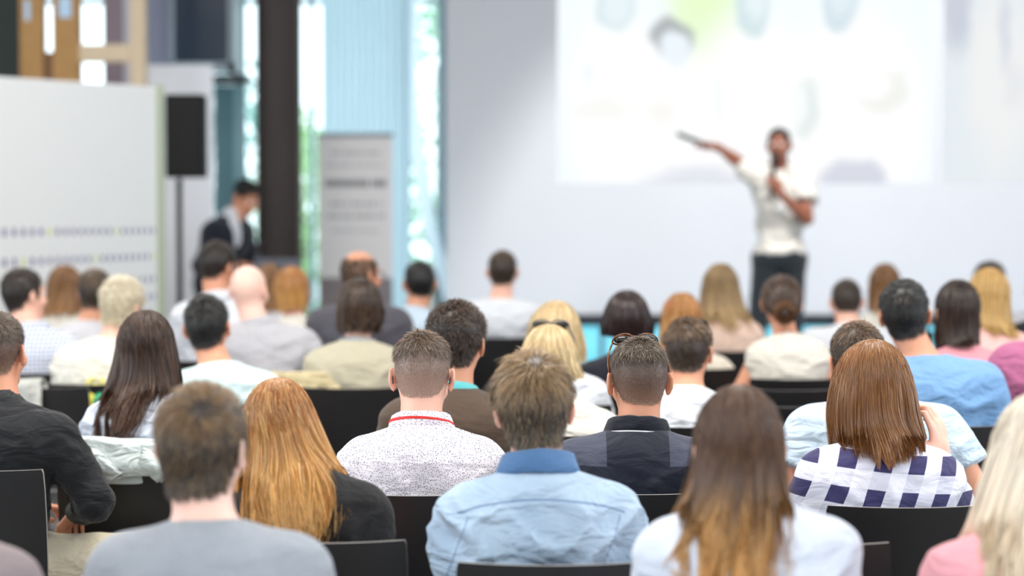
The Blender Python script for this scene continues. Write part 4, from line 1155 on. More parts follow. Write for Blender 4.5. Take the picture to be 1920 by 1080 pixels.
PEOPLE = [
 # nearest row
 dict(key='grey_tee', x=377, top=712, s=985, bx=398, sw=.435, head=(14, 2, 3), skin='pale', lean=.04, hairtop=.022,
  hair=short(H_MOUSE, n=15000, top=.055, side=.034, tht=.024, ths=.013, whorl=(.018, -.07, .055), swirl=.9, mess=.12, w=.0022, clump=.45, nclump=160, lift=.3),
  shirt=S(F_GREY, name='t_shirt', collar='crew', amp=.005, fold=.15, cz=-.006),
  label='man with thick brown hair seen from behind in a grey-blue T-shirt, nearest row', clabel='chair under the man in the grey-blue T-shirt in the nearest row'),
 dict(key='ombre', nbup=.035, x=1387, top=725, s=970, bx=1405, sw=.425, fem=True, head=(-4, 0, 0), hairtop=.014,
  hair=long_(H_OMBRE, [(780, 1308, 1464, .112), (850, 1298, 1474, .112), (920, 1290, 1480, .108), (985, 1268, 1486, .11), (1050, 1262, 1470, .12), (1125, 1300, 1440, .13)], n=14000, wave=.016, lam=.12, ragged=.035, clump=.75, nclump=46, w=.0026),
  shirt=S(F_COOLWHITE, name='blouse', sleeve='long', amp=.009, fold=.12, g=.018),
  label='woman with long brown hair fading to blonde tips, in a cool white blouse, nearest row', clabel='chair under the woman in the cool white blouse'),
 dict(key='platinum', x=1958, top=738, s=975, bx=1925, sw=.42, fem=True, head=(-12, 0, 0), hairtop=.014,
  hair=long_(H_PLAT, [(800, 1868, 2048, .115), (860, 1858, 2052, .11), (930, 1838, 2050, .11), (985, 1830, 2050, .12), (1050, 1822, 2050, .13), (1140, 1818, 2000, .135)], n=14000, wave=.010, ragged=.04, w=.0028, clump=.5),
  shirt=S(F_ROSE, name='blouse', sleeve='long', amp=.008, g=.018),
  label='woman with long platinum blonde hair over a rose pink blouse, cut by the bottom right', clabel='chair under the platinum blonde woman in rose pink'),
 dict(key='greige', x=-150, top=735, s=1010, bx=-128, sw=.41, fem=True, hair=short(H_DARK, n=3000), shirt=S(F_GREIGE, sleeve='long', collar='crew', g=.014),
  label='person in a greige top whose shoulder just enters the bottom left corner', clabel='chair under the person in the greige top', lod=.4),
 # second row
 dict(key='denim', x=1001, top=652, s=835, bx=1014, sw=.432, head=(-2, 8, -3), skin='fair', hairtop=.030, lean=.07,
  hair=short(H_SANDY, n=15000, top=.070, side=.036, tht=.030, ths=.012, whorl=(.006, -.06, .078), swirl=.35, mess=.22, clump=.5, nclump=240, lift=.45, w=.0019, tz=.0),
  shirt=S(F_DENIM, name='denim_shirt', sleeve='long', collar='shirt', cmat=F_DENIM_D, clabel='darker blue denim collar', amp=.015, fold=.11, diag=1.3, g=.016, ch=.036, cz=.034),
  yoke=True, chairless=False, cdx=.015, label='man with tousled light brown hair in a washed denim shirt, centre front', clabel='chair behind the man in the denim shirt, at the bottom edge'),
 dict(key='blonde_black', nbup=.045, x=523, top=712, s=792, bx=592, sw=.375, fem=True, head=(2, 6, -6), hairtop=.014,
  hair=long_(H_GINGER, [(765, 455, 580, .112), (820, 449, 608, .116), (870, 442, 626, .112), (930, 442, 648, .115), (975, 468, 646, .125), (1003, 520, 618, .13)], n=17000, wave=.007, lam=.14, ragged=.020, clump=.6, nclump=110, w=.0021, vcut=-.0),
  shirt=S(F_BLACK, name='top', sleeve='cap', amp=.004, g=.010), cdx=.03,
  label='woman with long strawberry blonde hair in a black cap-sleeve top', clabel='chair behind the strawberry blonde woman in black'),
 dict(key='black_shirt', x=-12, top=580, s=640, bx=2, sw=.475, yaw=16, head=(-6, 0, 0), skin='tan', hairtop=.018,
  hair=short(H_FADE_DARK, n=9000, top=.04, side=.008, tht=.018, ths=.004, mess=.3, clump=.3), trousers=M_BEIGE, finelegs=True,
  J={'kn': {1: (.33, .34, .53)}, 'an': {1: (.30, .36, .10)}, 'toe': {1: (.36, .50, .035)}, 'el': {1: (.285, .05, .735)}, 'wr': {1: (.15, .22, .665)}},
  shirt=S(F_BLACKKNIT, name='shirt', sleeve='long', collar='crew', cz=.012, amp=.006, fold=.08, g=.010, neckup=.016), cyaw=4,
  label='man in a fitted long-sleeved black shirt and beige trousers at the left edge', clabel='chair at the left edge behind the man in the black shirt'),
 # third row, in focus
 dict(key='speckled', x=791, top=612, s=688, bx=790, sw=.435, head=(4, 16, 0), skin='fair', hairtop=.030, lean=.09,
  hair=short(H_FADE, n=20000, top=.042, side=.005, tht=.022, ths=.0022, whorl=(.0, -.045, .085), lift=.6, mess=.4, clump=.4, tz=.12, tw=.8, w=.0015, sidew=.5, fwd=.6),
  shirt=S(F_SPECK, collar='shirt', sleeve='long', amp=.006, fold=.12, diag=1.2, g=.018, ch=.040, cz=.026), lanyard=('red', RED), lz=.047, ltilt=-.35,
  glasses=dict(on='face', mat=BLKF, label='thin dark glasses with temples behind the ears'),
  label='man with shaved sides and a red lanyard in a white speckled shirt', clabel='chair behind the man in the speckled shirt'),
 dict(key='navy_polo', x=1199, top=628, s=690, bx=1192, sw=.46, head=(-6, 8, 0), skin='tan', hairtop=.018,
  hair=short(H_FADE_DARK, n=20000, top=.030, side=.006, tht=.016, ths=.0028, whorl=(.008, -.03, .09), lift=.6, mess=.42, clump=.35, nclump=400, tz=.2, w=.0014, sidew=.6),
  shirt=S(F_NAVY, name='polo_shirt', collar='polo', cmat=F_NAVY_C, amp=.007, fold=.11, g=.017, ch=.040, cz=.026, stripe=[(.006, .0022, plain('red_tape', RED, .6), 'red_collar_stripe'), (.0096, .0030, plain('white_tape', srgb(235, 235, 240), .6), 'white_collar_stripe')]),
  glasses=dict(on='head', mat=TORT, label='tortoiseshell sunglasses pushed up on the hair', lift=.015),
  label='man in a navy polo shirt with tortoiseshell sunglasses pushed up on his hair', clabel='chair behind the man in the navy polo'),
 dict(key='gingham', x=1640, top=638, s=718, bx=1650, sw=.40, fem=True, head=(2, 4, 0), hairtop=.016, skin='fair',
  hair=long_(H_AUBURN, [(690, 1566, 1712, .116), (740, 1555, 1722, .118), (790, 1553, 1728, .108), (830, 1562, 1738, .106), (862, 1572, 1728, .112), (884, 1596, 1704, .115)], n=24000, wave=.003, ragged=.010, clump=.35, nclump=150, w=.0014, flick=.03),
  shirt=S(F_GING, sleeve='elbow', amp=.008, fold=.11, g=.019, flare=.01), cdx=.02,
  J={'el': {1: (.215, .20, .76)}, 'wr': {1: (.168, .10, .940)}}, hand={1: dict(curl=1.35, dir=(-.15, -.05, 1), palm=(-.75, .65, 0))},
  label='woman with shoulder-length auburn hair in a navy and white gingham shirt, hand raised', clabel='chair behind the woman in the gingham shirt'),
 # fourth row
 dict(key='pale_blue', nbup=.03, x=1612, top=596, s=640, bx=1648, sw=.485, head=(-4, 6, -6), skin='tan', hairtop=.02,
  hair=short(H_BROWN, n=8000, top=.03, side=.012, tht=.016, ths=.006, mess=.35), shirt=S(F_SKY, amp=.006, fold=.13, collar='crew', g=.02, flare=.012),
  J={'el': {-1: (-.275, .0, .74), 1: (.285, .0, .74)}, 'wr': {-1: (-.16, .24, .66), 1: (.2, .26, .67)}}, cdx=-.01,
  label='broad man in a pale blue T-shirt directly in front of the auburn-haired woman', clabel='chair behind the broad man in pale blue, by the auburn-haired woman'),
 dict(key='curly', x=856, top=558, s=608, bx=846, sw=.43, head=(10, 4, 0), skin='tan', hairtop=.034,
  hair=short(H_CURLY, n=12000, top=.06, side=.014, tht=.034, ths=.009, curl=1.3, mess=.3, clump=.85, nclump=200, lift=.8, tz=-.25, tw=.9, w=.0018),
  shirt=S(F_BROWN, name='sweater', sleeve='long', collar='crew', cmat=F_MINT, clabel='mint collar above the sweater', amp=.004, cz=.012, cr=.004, bh=2.6, neckup=-.01),
  label='man with dark curly hair in a brown sweater over a mint collar', clabel='chair behind the curly-haired man in brown'),
 dict(key='headband', x=1030, top=610, s=565, bx=1050, sw=.40, fem=True, head=(10, 6, 0), hairtop=.014,
  hair=long_(H_BLONDE, [(650, 978, 1082, .11), (690, 974, 1090, .11), (715, 985, 1092, .105)], n=9000, flick=.06, ragged=.012, wave=.006),
  glasses=dict(on='head', mat=GREYF, label='slim steel blue sunglasses on the blonde hair', r=.0022, lift=.024, zf=-.03),
  shirt=S(F_OFFWHITE, name='blouse', sleeve='short', amp=.008, g=.018),
  label='blonde woman with slim sunglasses on her hair and an off-white blouse, behind the denim-shirt man', clabel='chair under the blonde woman in the off-white blouse'),
 dict(key='wavy', x=272, top=582, s=592, bx=278, sw=.39, fem=True, head=(6, 2, 0), hairtop=.016,
  hair=long_(H_WAVY, [(630, 218, 324, .11), (670, 212, 332, .112), (710, 200, 336, .11), (750, 190, 338, .112), (785, 184, 326, .115), (815, 192, 292, .118), (836, 226, 262, .12)], n=13000, wave=.020, lam=.085, ragged=.035, clump=.75, nclump=60, w=.0022),
  shirt=S(F_COOLWHITE, name='blouse', sleeve='long', amp=.009, g=.02), cdx=-.04,
  label='woman with very long dark wavy hair in a white blouse', clabel='chair behind the woman with long dark wavy hair'),
 # fifth row
 dict(key='white_polo', x=1291, top=592, s=546, bx=1284, sw=.42, head=(10, 10, 0), skin='tan', hairtop=.02,
  hair=short(H_BROWN, n=9000, top=.05, side=.012, tht=.02, ths=.005, mess=.2, whorl=(0, -.03, .09)),
  glasses=dict(on='head', mat=BLKF, label='black sunglasses resting on top of the hair', lift=.008),
  shirt=S(F_WHITE, name='polo_shirt', collar='polo', amp=.006, g=.016), label='man in a white polo shirt with black sunglasses resting on his brown hair', clabel='chair behind the man in the white polo'),
 dict(key='blue_tee', x=1699, top=518, s=545, bx=1756, sw=.455, yaw=4, head=(6, 2, -4), skin='tan', hairtop=.026,
  hair=short(H_BLACK, n=11000, top=.05, side=.022, tht=.024, ths=.010, whorl=(.0, -.07, .06), swirl=.9, mess=.15, clump=.4, nclump=120),
  shirt=S(F_BLUE, name='t_shirt', collar='crew', amp=.006, fold=.13, g=.02, flare=.014), cdx=.0,
  label='man with black hair in a sky blue T-shirt', clabel='chair behind the man in the sky blue T-shirt'),
 dict(key='blonde_bob', x=1043, top=565, s=500, bx=1043, sw=.38, fem=True, hairtop=.014,
  hair=long_(H_BLONDE, [(600, 990, 1088, .11), (640, 985, 1098, .11), (685, 992, 1100, .105)], n=7000, ragged=.015),
  shirt=S(F_WHITE, name='blouse'), label='woman with a pale blonde bob seated just ahead of the blonde woman with sunglasses', clabel='chair under the woman with the pale blonde bob'),
 dict(key='mint_tee', x=387, top=548, s=500, bx=428, sw=.42, head=(4, 2, -3), skin='tan', hairtop=.026,
  hair=short(H_BLACK, n=9000, top=.04, side=.018, tht=.026, ths=.009, mess=.3, whorl=(0, -.05, .09), lift=.6),
  shirt=S(F_PALEMINT, name='t_shirt', collar='crew', cmat=fabric('grey_mint', srgb(170, 196, 206)), amp=.006), label='black-haired man in a pale mint T-shirt', clabel='chair behind the man in the pale mint T-shirt'),
 # sixth row
 dict(key='dark_bob', x=1176, top=545, s=465, bx=1178, sw=.43, fem=True, hairtop=.014,
  hair=long_(H_BOB, [(575, 1134, 1217, .112), (605, 1125, 1227, .112), (632, 1128, 1224, .10)], n=8000, ragged=.004, wave=.001, clump=.2),
  shirt=S(F_NAVY_C, name='top', sleeve='short'), label='woman with a smooth dark mahogany bob in a navy top', clabel='chair behind the woman with the mahogany bob'),
 dict(key='pink_tee', x=1797, top=525, s=478, bx=1806, sw=.37, fem=True, hairtop=.014, head=(-4, 0, 0),
  hair=long_(H_DARK, [(565, 1757, 1836, .11), (620, 1756, 1838, .108), (668, 1764, 1832, .105)], n=7000, ragged=.008, wave=.002),
  shirt=S(F_PINK, name='top', sleeve='cap'), label='woman with straight dark brown hair in a pink top', clabel='chair behind the dark-haired woman in pink'),
 dict(key='mauve', x=1985, top=500, s=522, bx=1972, sw=.42, head=(0, 0, 0), hair=short(H_BROWN, n=4000), skin='fair',
  shirt=S(F_MAUVE, sleeve='short', amp=.008, g=.022, flare=.014), label='person in a mauve shirt cut by the right edge', clabel='chair under the person in mauve at the right edge'),
 dict(key='cardigan', x=673, top=520, s=462, bx=668, sw=.42, fem=True, hairtop=.016,
  hair=long_(H_CURLY, [(555, 636, 716, .112), (590, 628, 722, .112), (630, 634, 712, .108)], n=7000, wave=.02, lam=.05, ragged=.02, nclump=50, clump=.7),
  shirt=S(F_BEIGE, name='cardigan', sleeve='long', g=.018, collar='shirt', cmat=F_GREYCOL, clabel='grey collar over the cardigan'), label='woman with dark curly shoulder-length hair in an oatmeal cardigan', clabel='chair behind the woman in the oatmeal cardigan'),
 dict(key='bald', x=466, top=497, s=430, bx=497, sw=.48, head=(16, 0, 0), skin='pale', hairtop=.002, hair=None, bulk=1.1,
  shirt=S(F_LTGREY, sleeve='long', collar='shirt', amp=.008, g=.02), label='bald man in a light grey shirt', clabel='chair behind the bald man in light grey'),
 dict(key='bun', x=1466, top=513, s=442, bx=1480, sw=.36, fem=True, hairtop=.014, skin='tan', hair=dict(kind='bun', mat=hair_mat('brown_bun_hair', srgb(52, 38, 32), srgb(132, 92, 62), srgb(150, 110, 78), (.35, .75)), n=6000, bunr=.050, bun=(.02, -.88, -.5)),
  J={'el': {-1: (-.225, .03, .74), 1: (.225, .03, .74)}}, shirt=S(F_OFFWHITE, name='sleeveless_top', sleeve='none', g=.012), label='woman with dark hair in a low bun and a cream sleeveless top', clabel='chair behind the woman with the bun'),
 dict(key='cropped', x=228, top=512, s=453, bx=190, sw=.42, fem=True, head=(28, 8, 6), hairtop=.03,
  hair=short(H_WHITE, n=8000, top=.05, side=.03, tht=.03, ths=.014, mess=.5, clump=.4), shirt=S(F_OFFWHITE, name='blouse', sleeve='long', amp=.008, g=.02),
  label='woman with cropped pale blonde hair and a white blouse on the left', clabel='chair behind the woman with cropped pale blonde hair'),
 dict(key='golden', x=1856, top=503, s=440, bx=1850, sw=.37, fem=True, hairtop=.014,
  hair=long_(H_GOLD, [(540, 1816, 1893, .11), (600, 1820, 1896, .11), (652, 1826, 1908, .105)], n=7000, wave=.008, ragged=.015),
  shirt=S(F_PALEPINK, name='blouse', sleeve='short', g=.024, amp=.010), label='woman with long golden blonde hair in a pale pink blouse', clabel='chair under the golden blonde woman in pale pink'),
 dict(key='checked', x=42, top=497, s=430, bx=64, sw=.44, head=(36, 0, 0), skin='fair', hairtop=.022, yaw=8,
  hair=short(H_DARK, n=7000, top=.035, side=.016, tht=.018, ths=.008), shirt=S(F_CHECK, sleeve='long', collar='shirt'), label='dark-haired man in a white and blue checked shirt looking to the right', clabel='chair behind the man in the checked shirt'),
 dict(key='lace', x=1279, top=549, s=420, bx=1286, sw=.40, fem=True, hairtop=.014,
  hair=long_(H_GINGER, [(580, 1240, 1318, .11), (640, 1236, 1322, .11), (690, 1242, 1318, .11)], n=5000), J={'el': {1: (.20, .06, .75)}},
  shirt=S(F_LACE, name='lace_top', sleeve='cap', g=.016), label='strawberry blonde woman in a cream lace top, ahead of the man in the white polo', clabel='chair behind the woman in the lace top'),
 # seventh row and beyond
 dict(key='tall_left', x=408, top=447, s=402, bx=410, sw=.42, head=(34, 14, 6), skin='tan', hairtop=.02, hair=short(H_DARK, n=6000, top=.03, side=.014),
  shirt=S(F_WHITE, collar='shirt', sleeve='long'), label='dark-haired man in a white shirt beyond the bald man', clabel='chair behind the dark-haired man beyond the bald man'),
 dict(key='balding', x=676, top=469, s=396, bx=674, sw=.47, head=(46, 4, 0), skin='tan', hairtop=.006, hair=short(H_BROWN, n=6000, bald=.62, top=.02, side=.02, ths=.010, tht=.008),
  shirt=S(F_SLATE, name='jacket', sleeve='long', collar='shirt', g=.026), glasses=dict(on='face', mat=BLKF, label='dark-rimmed glasses'), label='balding man in a slate jacket turned to the right', clabel='chair behind the balding man'),
 dict(key='dark_white', x=786, top=485, s=368, bx=774, sw=.43, head=(-10, 4, 0), skin='tan', hairtop=.018, hair=short(H_BLACK, n=5000, top=.03, side=.012),
  shirt=S(F_SKY, collar='shirt', sleeve='long'), label='man with short black hair in a pale shirt in front of the curved white rib', clabel='chair behind the short-haired man in the pale shirt'),
 dict(key='front_white', x=943, top=465, s=350, bx=936, sw=.44, head=(8, 0, 0), skin='fair', hairtop=.02, hair=short(H_BROWN, n=5000, top=.03, side=.014),
  shirt=S(F_WHITE, name='t_shirt', collar='crew'), label='brown-haired man alone in a white T-shirt before the screen', clabel='chair behind the lone man in the white T-shirt'),
 dict(key='dirty', x=1352, top=494, s=380, bx=1362, sw=.37, fem=True, hairtop=.014, skin='tan',
  hair=long_(H_DIRTY, [(525, 1316, 1386, .11), (565, 1312, 1394, .11), (600, 1308, 1406, .11), (632, 1314, 1412, .11)], n=5000), J={'el': {1: (.19, .05, .74)}},
  shirt=S(F_TUSK, name='top', sleeve='none'), label='woman with long dark blonde hair and bare shoulders nearest the speaker', clabel='chair behind the dark blonde woman with bare shoulders'),
 dict(key='lean_white', x=1590, top=521, s=372, bx=1590, sw=.47, head=(4, 22, 0), lean=.16, skin='fair', hairtop=.016, drop=.06, hair=short(H_BROWN, n=5000, top=.022, side=.012),
  shirt=S(F_WHITE, sleeve='short', g=.02), label='short-haired man in white leaning forward, ahead of the man in pale blue', clabel='chair under the man in white leaning forward'),
 dict(key='auburn_far', x=1660, top=494, s=336, bx=1668, sw=.36, fem=True, hairtop=.014, hair=long_(H_CHEST, [(522, 1630, 1690, .11), (570, 1628, 1690, .11), (605, 1634, 1684, .11)], n=4000),
  shirt=S(F_OFFWHITE, name='top'), label='chestnut-haired woman in the far rows beside the man leaning forward', clabel='chair under the chestnut-haired woman in the far rows'),
 dict(key='curly_far', x=1856, top=485, s=358, bx=1866, sw=.42, hairtop=.03, hair=short(H_CURLY, n=4000, top=.05, side=.02, tht=.03, ths=.012, curl=.8), skin='tan',
  shirt=S(F_LTGREY), label='man with dark curly hair hidden beyond the golden blonde woman', clabel='chair under the curly man beyond the golden blonde woman'),
 dict(key='black_right', x=1958, top=490, s=392, bx=1968, sw=.42, hairtop=.02, hair=short(H_DARK, n=3000), shirt=S(F_BLACK, sleeve='long'),
  label='person in black whose shoulder shows at the right edge', clabel='chair under the person in black at the right edge'),
 dict(key='long_left', x=120, top=497, s=352, bx=122, sw=.37, fem=True, hairtop=.014, hair=long_(H_CHEST, [(528, 87, 156, .11), (570, 82, 158, .11), (612, 80, 156, .11)], n=5000),
  shirt=S(F_OFFWHITE, name='top', sleeve='long'), label='woman with long straight chestnut hair near the dotted partition', clabel='chair under the woman with straight chestnut hair near the partition'),
 dict(key='brown_left', x=178, top=501, s=386, bx=160, sw=.41, head=(10, 0, 0), hairtop=.02, skin='tan', hair=short(H_MOUSE, n=5000, top=.045, side=.018, tht=.022, ths=.009),
  shirt=S(F_GREYWHITE, sleeve='long'), label='brown-haired person in a grey-white shirt between the chestnut and cropped blonde women', clabel='chair under the person in the grey-white shirt'),
 dict(key='ponytail', x=547, top=500, s=372, bx=556, sw=.37, fem=True, head=(14, 0, 0), hairtop=.014, hair=long_(H_GINGER, [(530, 513, 578, .11), (565, 516, 578, .11), (592, 520, 572, .11)], n=5000, ragged=.03),
  shirt=S(F_OFFWHITE, name='blouse', sleeve='long'), label='blonde woman in a cream blouse right of the bald man', clabel='chair under the blonde woman right of the bald man'),
 dict(key='brown_hidden', x=505, top=494, s=352, bx=500, sw=.36, fem=True, hairtop=.014, hair=long_(H_CHEST, [(522, 478, 528, .11), (560, 476, 530, .11), (600, 480, 530, .11)], n=4000),
  shirt=S(F_GREYWHITE, name='top'), label='brown-haired woman half hidden between the bald man and the blonde woman', clabel='chair under the half-hidden brown-haired woman'),
 dict(key='suit', x=427, top=333, s=272, bx=412, sw=.44, yaw=122, head=(10, 26, 0), skin='tan', hairtop=.025, lean=.08, chair=False, brow=True, near=False,
  hair=short(H_BLACK, n=6000, top=.045, side=.012, tht=.03, fwd=.8), jfn=lambda p: stand(p), trousers=F_SUIT, under=F_WHITE,
  J={'el': {-1: (-.25, .08, 1.10), 1: (.25, .08, 1.10)}, 'wr': {-1: (-.13, .30, 1.10), 1: (.13, .30, 1.10)}},
  shirt=S(F_SUIT, name='suit_jacket', sleeve='long', g=.024, hem=.80, cuts=[dict(cone((0, .17, 1.40), (0, .24, .98), .055, .02, .01), m=-1)]),
  label='man in a dark suit and white shirt standing beside the steel column, looking down'),
 dict(key='presenter', x=1457, top=238, s=275, bx=1461, sw=.42, yaw=180, head=(14, 0, 0), skin='brown', hairtop=.018, lean=.0, base=.20, chair=False, brow=True, near=False,
  hair=short(H_BLACK, n=6000, top=.022, side=.007), jfn=lambda p: stand(p), trousers=fabric('dark_jeans', srgb(30, 36, 42)),
  J={'sh': {1: (.165, -.02, 1.505), -1: (-.155, .0, 1.47)}, 'el': {1: (.262, -.19, 1.60), -1: (-.165, .15, 1.215)}, 'wr': {1: (.395, -.30, 1.705), -1: (.03, .235, 1.385)},
     'kn': {1: (.15, .05, .52), -1: (-.09, .02, .52)}, 'an': {1: (.18, .02, .10), -1: (-.10, -.02, .10)}, 'toe': {1: (.22, .16, .035), -1: (-.13, .12, .035)}},
  hand={1: dict(curl=.9, dir=(.85, -.3, .35), palm=(0, 0, -1)), -1: dict(curl=1.25, dir=(.55, .25, .75), palm=(.3, -1, .2))},
  shirt=S(fabric('ecru_pique', srgb(206, 202, 196), wrinkle=.8), name='polo_shirt', sleeve='short', collar='polo', g=.02, hem=.98, flare=.02, amp=.008), lanyard=('dark', srgb(50, 50, 60)),
  label='speaker in a white polo shirt and dark jeans on stage, pointing at the slide'),
]
def stand(p):
    J = joints_seated(dict(p, J={}))
    nb = J['nb']; sh = p['sw']/2-.055
    pel = v3(0, 0, .97); J['pel'] = pel; J['chest'] = lerp(pel, nb, .66)+v3(0, -.01, 0); J['waist'] = lerp(pel, nb, .33)
    for s_ in (-1, 1):
        J['hip'][s_] = v3(s_*.09, 0, .93); J['kn'][s_] = v3(s_*.11, .03, .51); J['an'][s_] = v3(s_*.12, -.01, .10); J['toe'][s_] = v3(s_*.15, .15, .035)
        J['el'][s_] = J['sh'][s_]+v3(s_*.05, -.01, -.29); J['wr'][s_] = J['el'][s_]+v3(-s_*.02, .10, -.24)
    for k, v in p.get('J', {}).items():
        for s_, q in v.items(): J[k][s_] = np.array(q, float)
    return J
# ------------------------------------------------------------------ the room
XL, XR, YB, YF, ZC = -6.0, 6.0, -2.6, 18.2, 4.7
M_WALL = plain('white_wall_paint', srgb(228, 229, 233), .8, noise=.04, nscale=2)
M_CEIL = plain('ceiling_paint', srgb(235, 235, 235), .9)
M_FLOOR = plain('grey_floor', srgb(120, 118, 116), .5, noise=.2, nscale=3)
M_WOOD = plain('pale_timber', srgb(176, 132, 74), .55, noise=.35, nscale=9)
M_WOOD2 = plain('light_timber', srgb(208, 188, 160), .55, noise=.15, nscale=9)
def struct(o): o['kind'] = 'structure'; return o
struct(MB().box(XL, XR, YB, YF+.3, -.1, 0).build('floor', M_FLOOR))
struct(MB().box(XL, XR, YB, YF+.3, ZC, ZC+.12).build('ceiling', M_CEIL))
def side_wall(name, x0, x1):
    m = MB()
    m.box(x0, x1, YB, 1.4, 0, ZC); m.box(x0, x1, 8.6, YF+.3, 0, ZC); m.box(x0, x1, 1.4, 8.6, 0, .55); m.box(x0, x1, 1.4, 8.6, 4.25, ZC)
    return struct(m.build(name, M_WALL))
side_wall('wall_left', XL-.15, XL); side_wall('wall_right', XR, XR+.15)
m = MB(); m.box(XL, -4.1, YB-.15, YB, 0, ZC); m.box(4.1, XR, YB-.15, YB, 0, ZC); m.box(-4.1, 4.1, YB-.15, YB, 0, .85); m.box(-4.1, 4.1, YB-.15, YB, 4.15, ZC)
struct(m.build('wall_back', M_WALL))
for k, (a, b) in enumerate([((XL-.1, XL-.02), 'x'), ((XR+.02, XR+.1), 'x')]):
    m = MB()
    for y in (1.4, 3.2, 5.0, 6.8, 8.54): m.box(a[0], a[1], y, y+.06, .55, 4.25)
    struct(m.build('window_%d' % (k+1), plain('aluminium_frame', srgb(150, 154, 158), .4, metal=.6)))
m = MB()
for x in (-4.1, -2.05, 0, 2.05, 4.04): m.box(x, x+.06, YB-.1, YB-.04, .85, 4.15)
struct(m.build('window_3', plain('aluminium_frame', (0, 0, 0, 1))))
M_LAMP = plain('lamp_diffuser', srgb(250, 248, 240), .5, emit=(1, .96, .9, 1), est=1.4)
for (lx, ly) in [(-3.2, 1.5), (0, 1.0), (3.2, 1.5), (-3.2, 6.5), (0, 6.8), (3.2, 6.5), (-3.4, 12), (0, 12), (3.4, 12)]:
    o = empty('ceiling_lamp', (lx, ly, 4.6)); tag(o, 'flat rectangular ceiling lamp panel, %s of the %s row' % ({-1: 'left', 0: 'middle', 1: 'right'}[(lx > .1)-(lx < -.1)], 'rearmost' if ly < 3 else ('middle' if ly < 9 else 'front')), 'lamp', 'ceiling lamp panels')
    MB().box(-1.15, 1.15, -.7, .7, .03, .1).build('housing', M_STEEL, o); MB().box(-1.1, 1.1, -.65, .65, .0, .03).build('diffuser', M_LAMP, o)

# ---- screen wall, projected slide
YW = 17.0
M_SCREEN = plain('matt_screen_paint', srgb(208, 210, 217), .9, spec=.2)
sw = empty('screen_wall', (2.6, YW, 0)); tag(sw, 'tall pale grey projection wall behind the speaker', 'screen')
MB().box(-3.1, 3.38, 0, .12, .66, ZC-.02).build('screen_surface', M_SCREEN, sw)
MB().box(-3.1, 3.38, -.02, .14, .57, .66).build('bottom_rail', plain('black_rail', srgb(22, 30, 40), .5), sw)
for x in (-2.9, -.9, 1.1, 3.1): MB().box(x-.04, x+.04, .14, .2, .2, ZC-.05).build('post', M_STEEL, sw)
# stage
st = empty('stage_platform', (1.9, 15.9, 0)); tag(st, 'low stage platform under the speaker', 'platform')
MB().box(-3.2, 4.0, -1.5, 1.08, 0, .20, bev=.01).build('deck', plain('pale_stage_floor', srgb(196, 214, 226), .35, noise=.05), st)
MB().box(-3.2, 4.0, -1.52, -1.5, 0, .16).build('skirt', plain('stage_skirt', srgb(70, 78, 90), .7), st)
struct(MB().box(-.6, XR, YF, YF+.12, .72, ZC).build('wall_front', plain('aqua_wall', srgb(172, 216, 234), .6)))

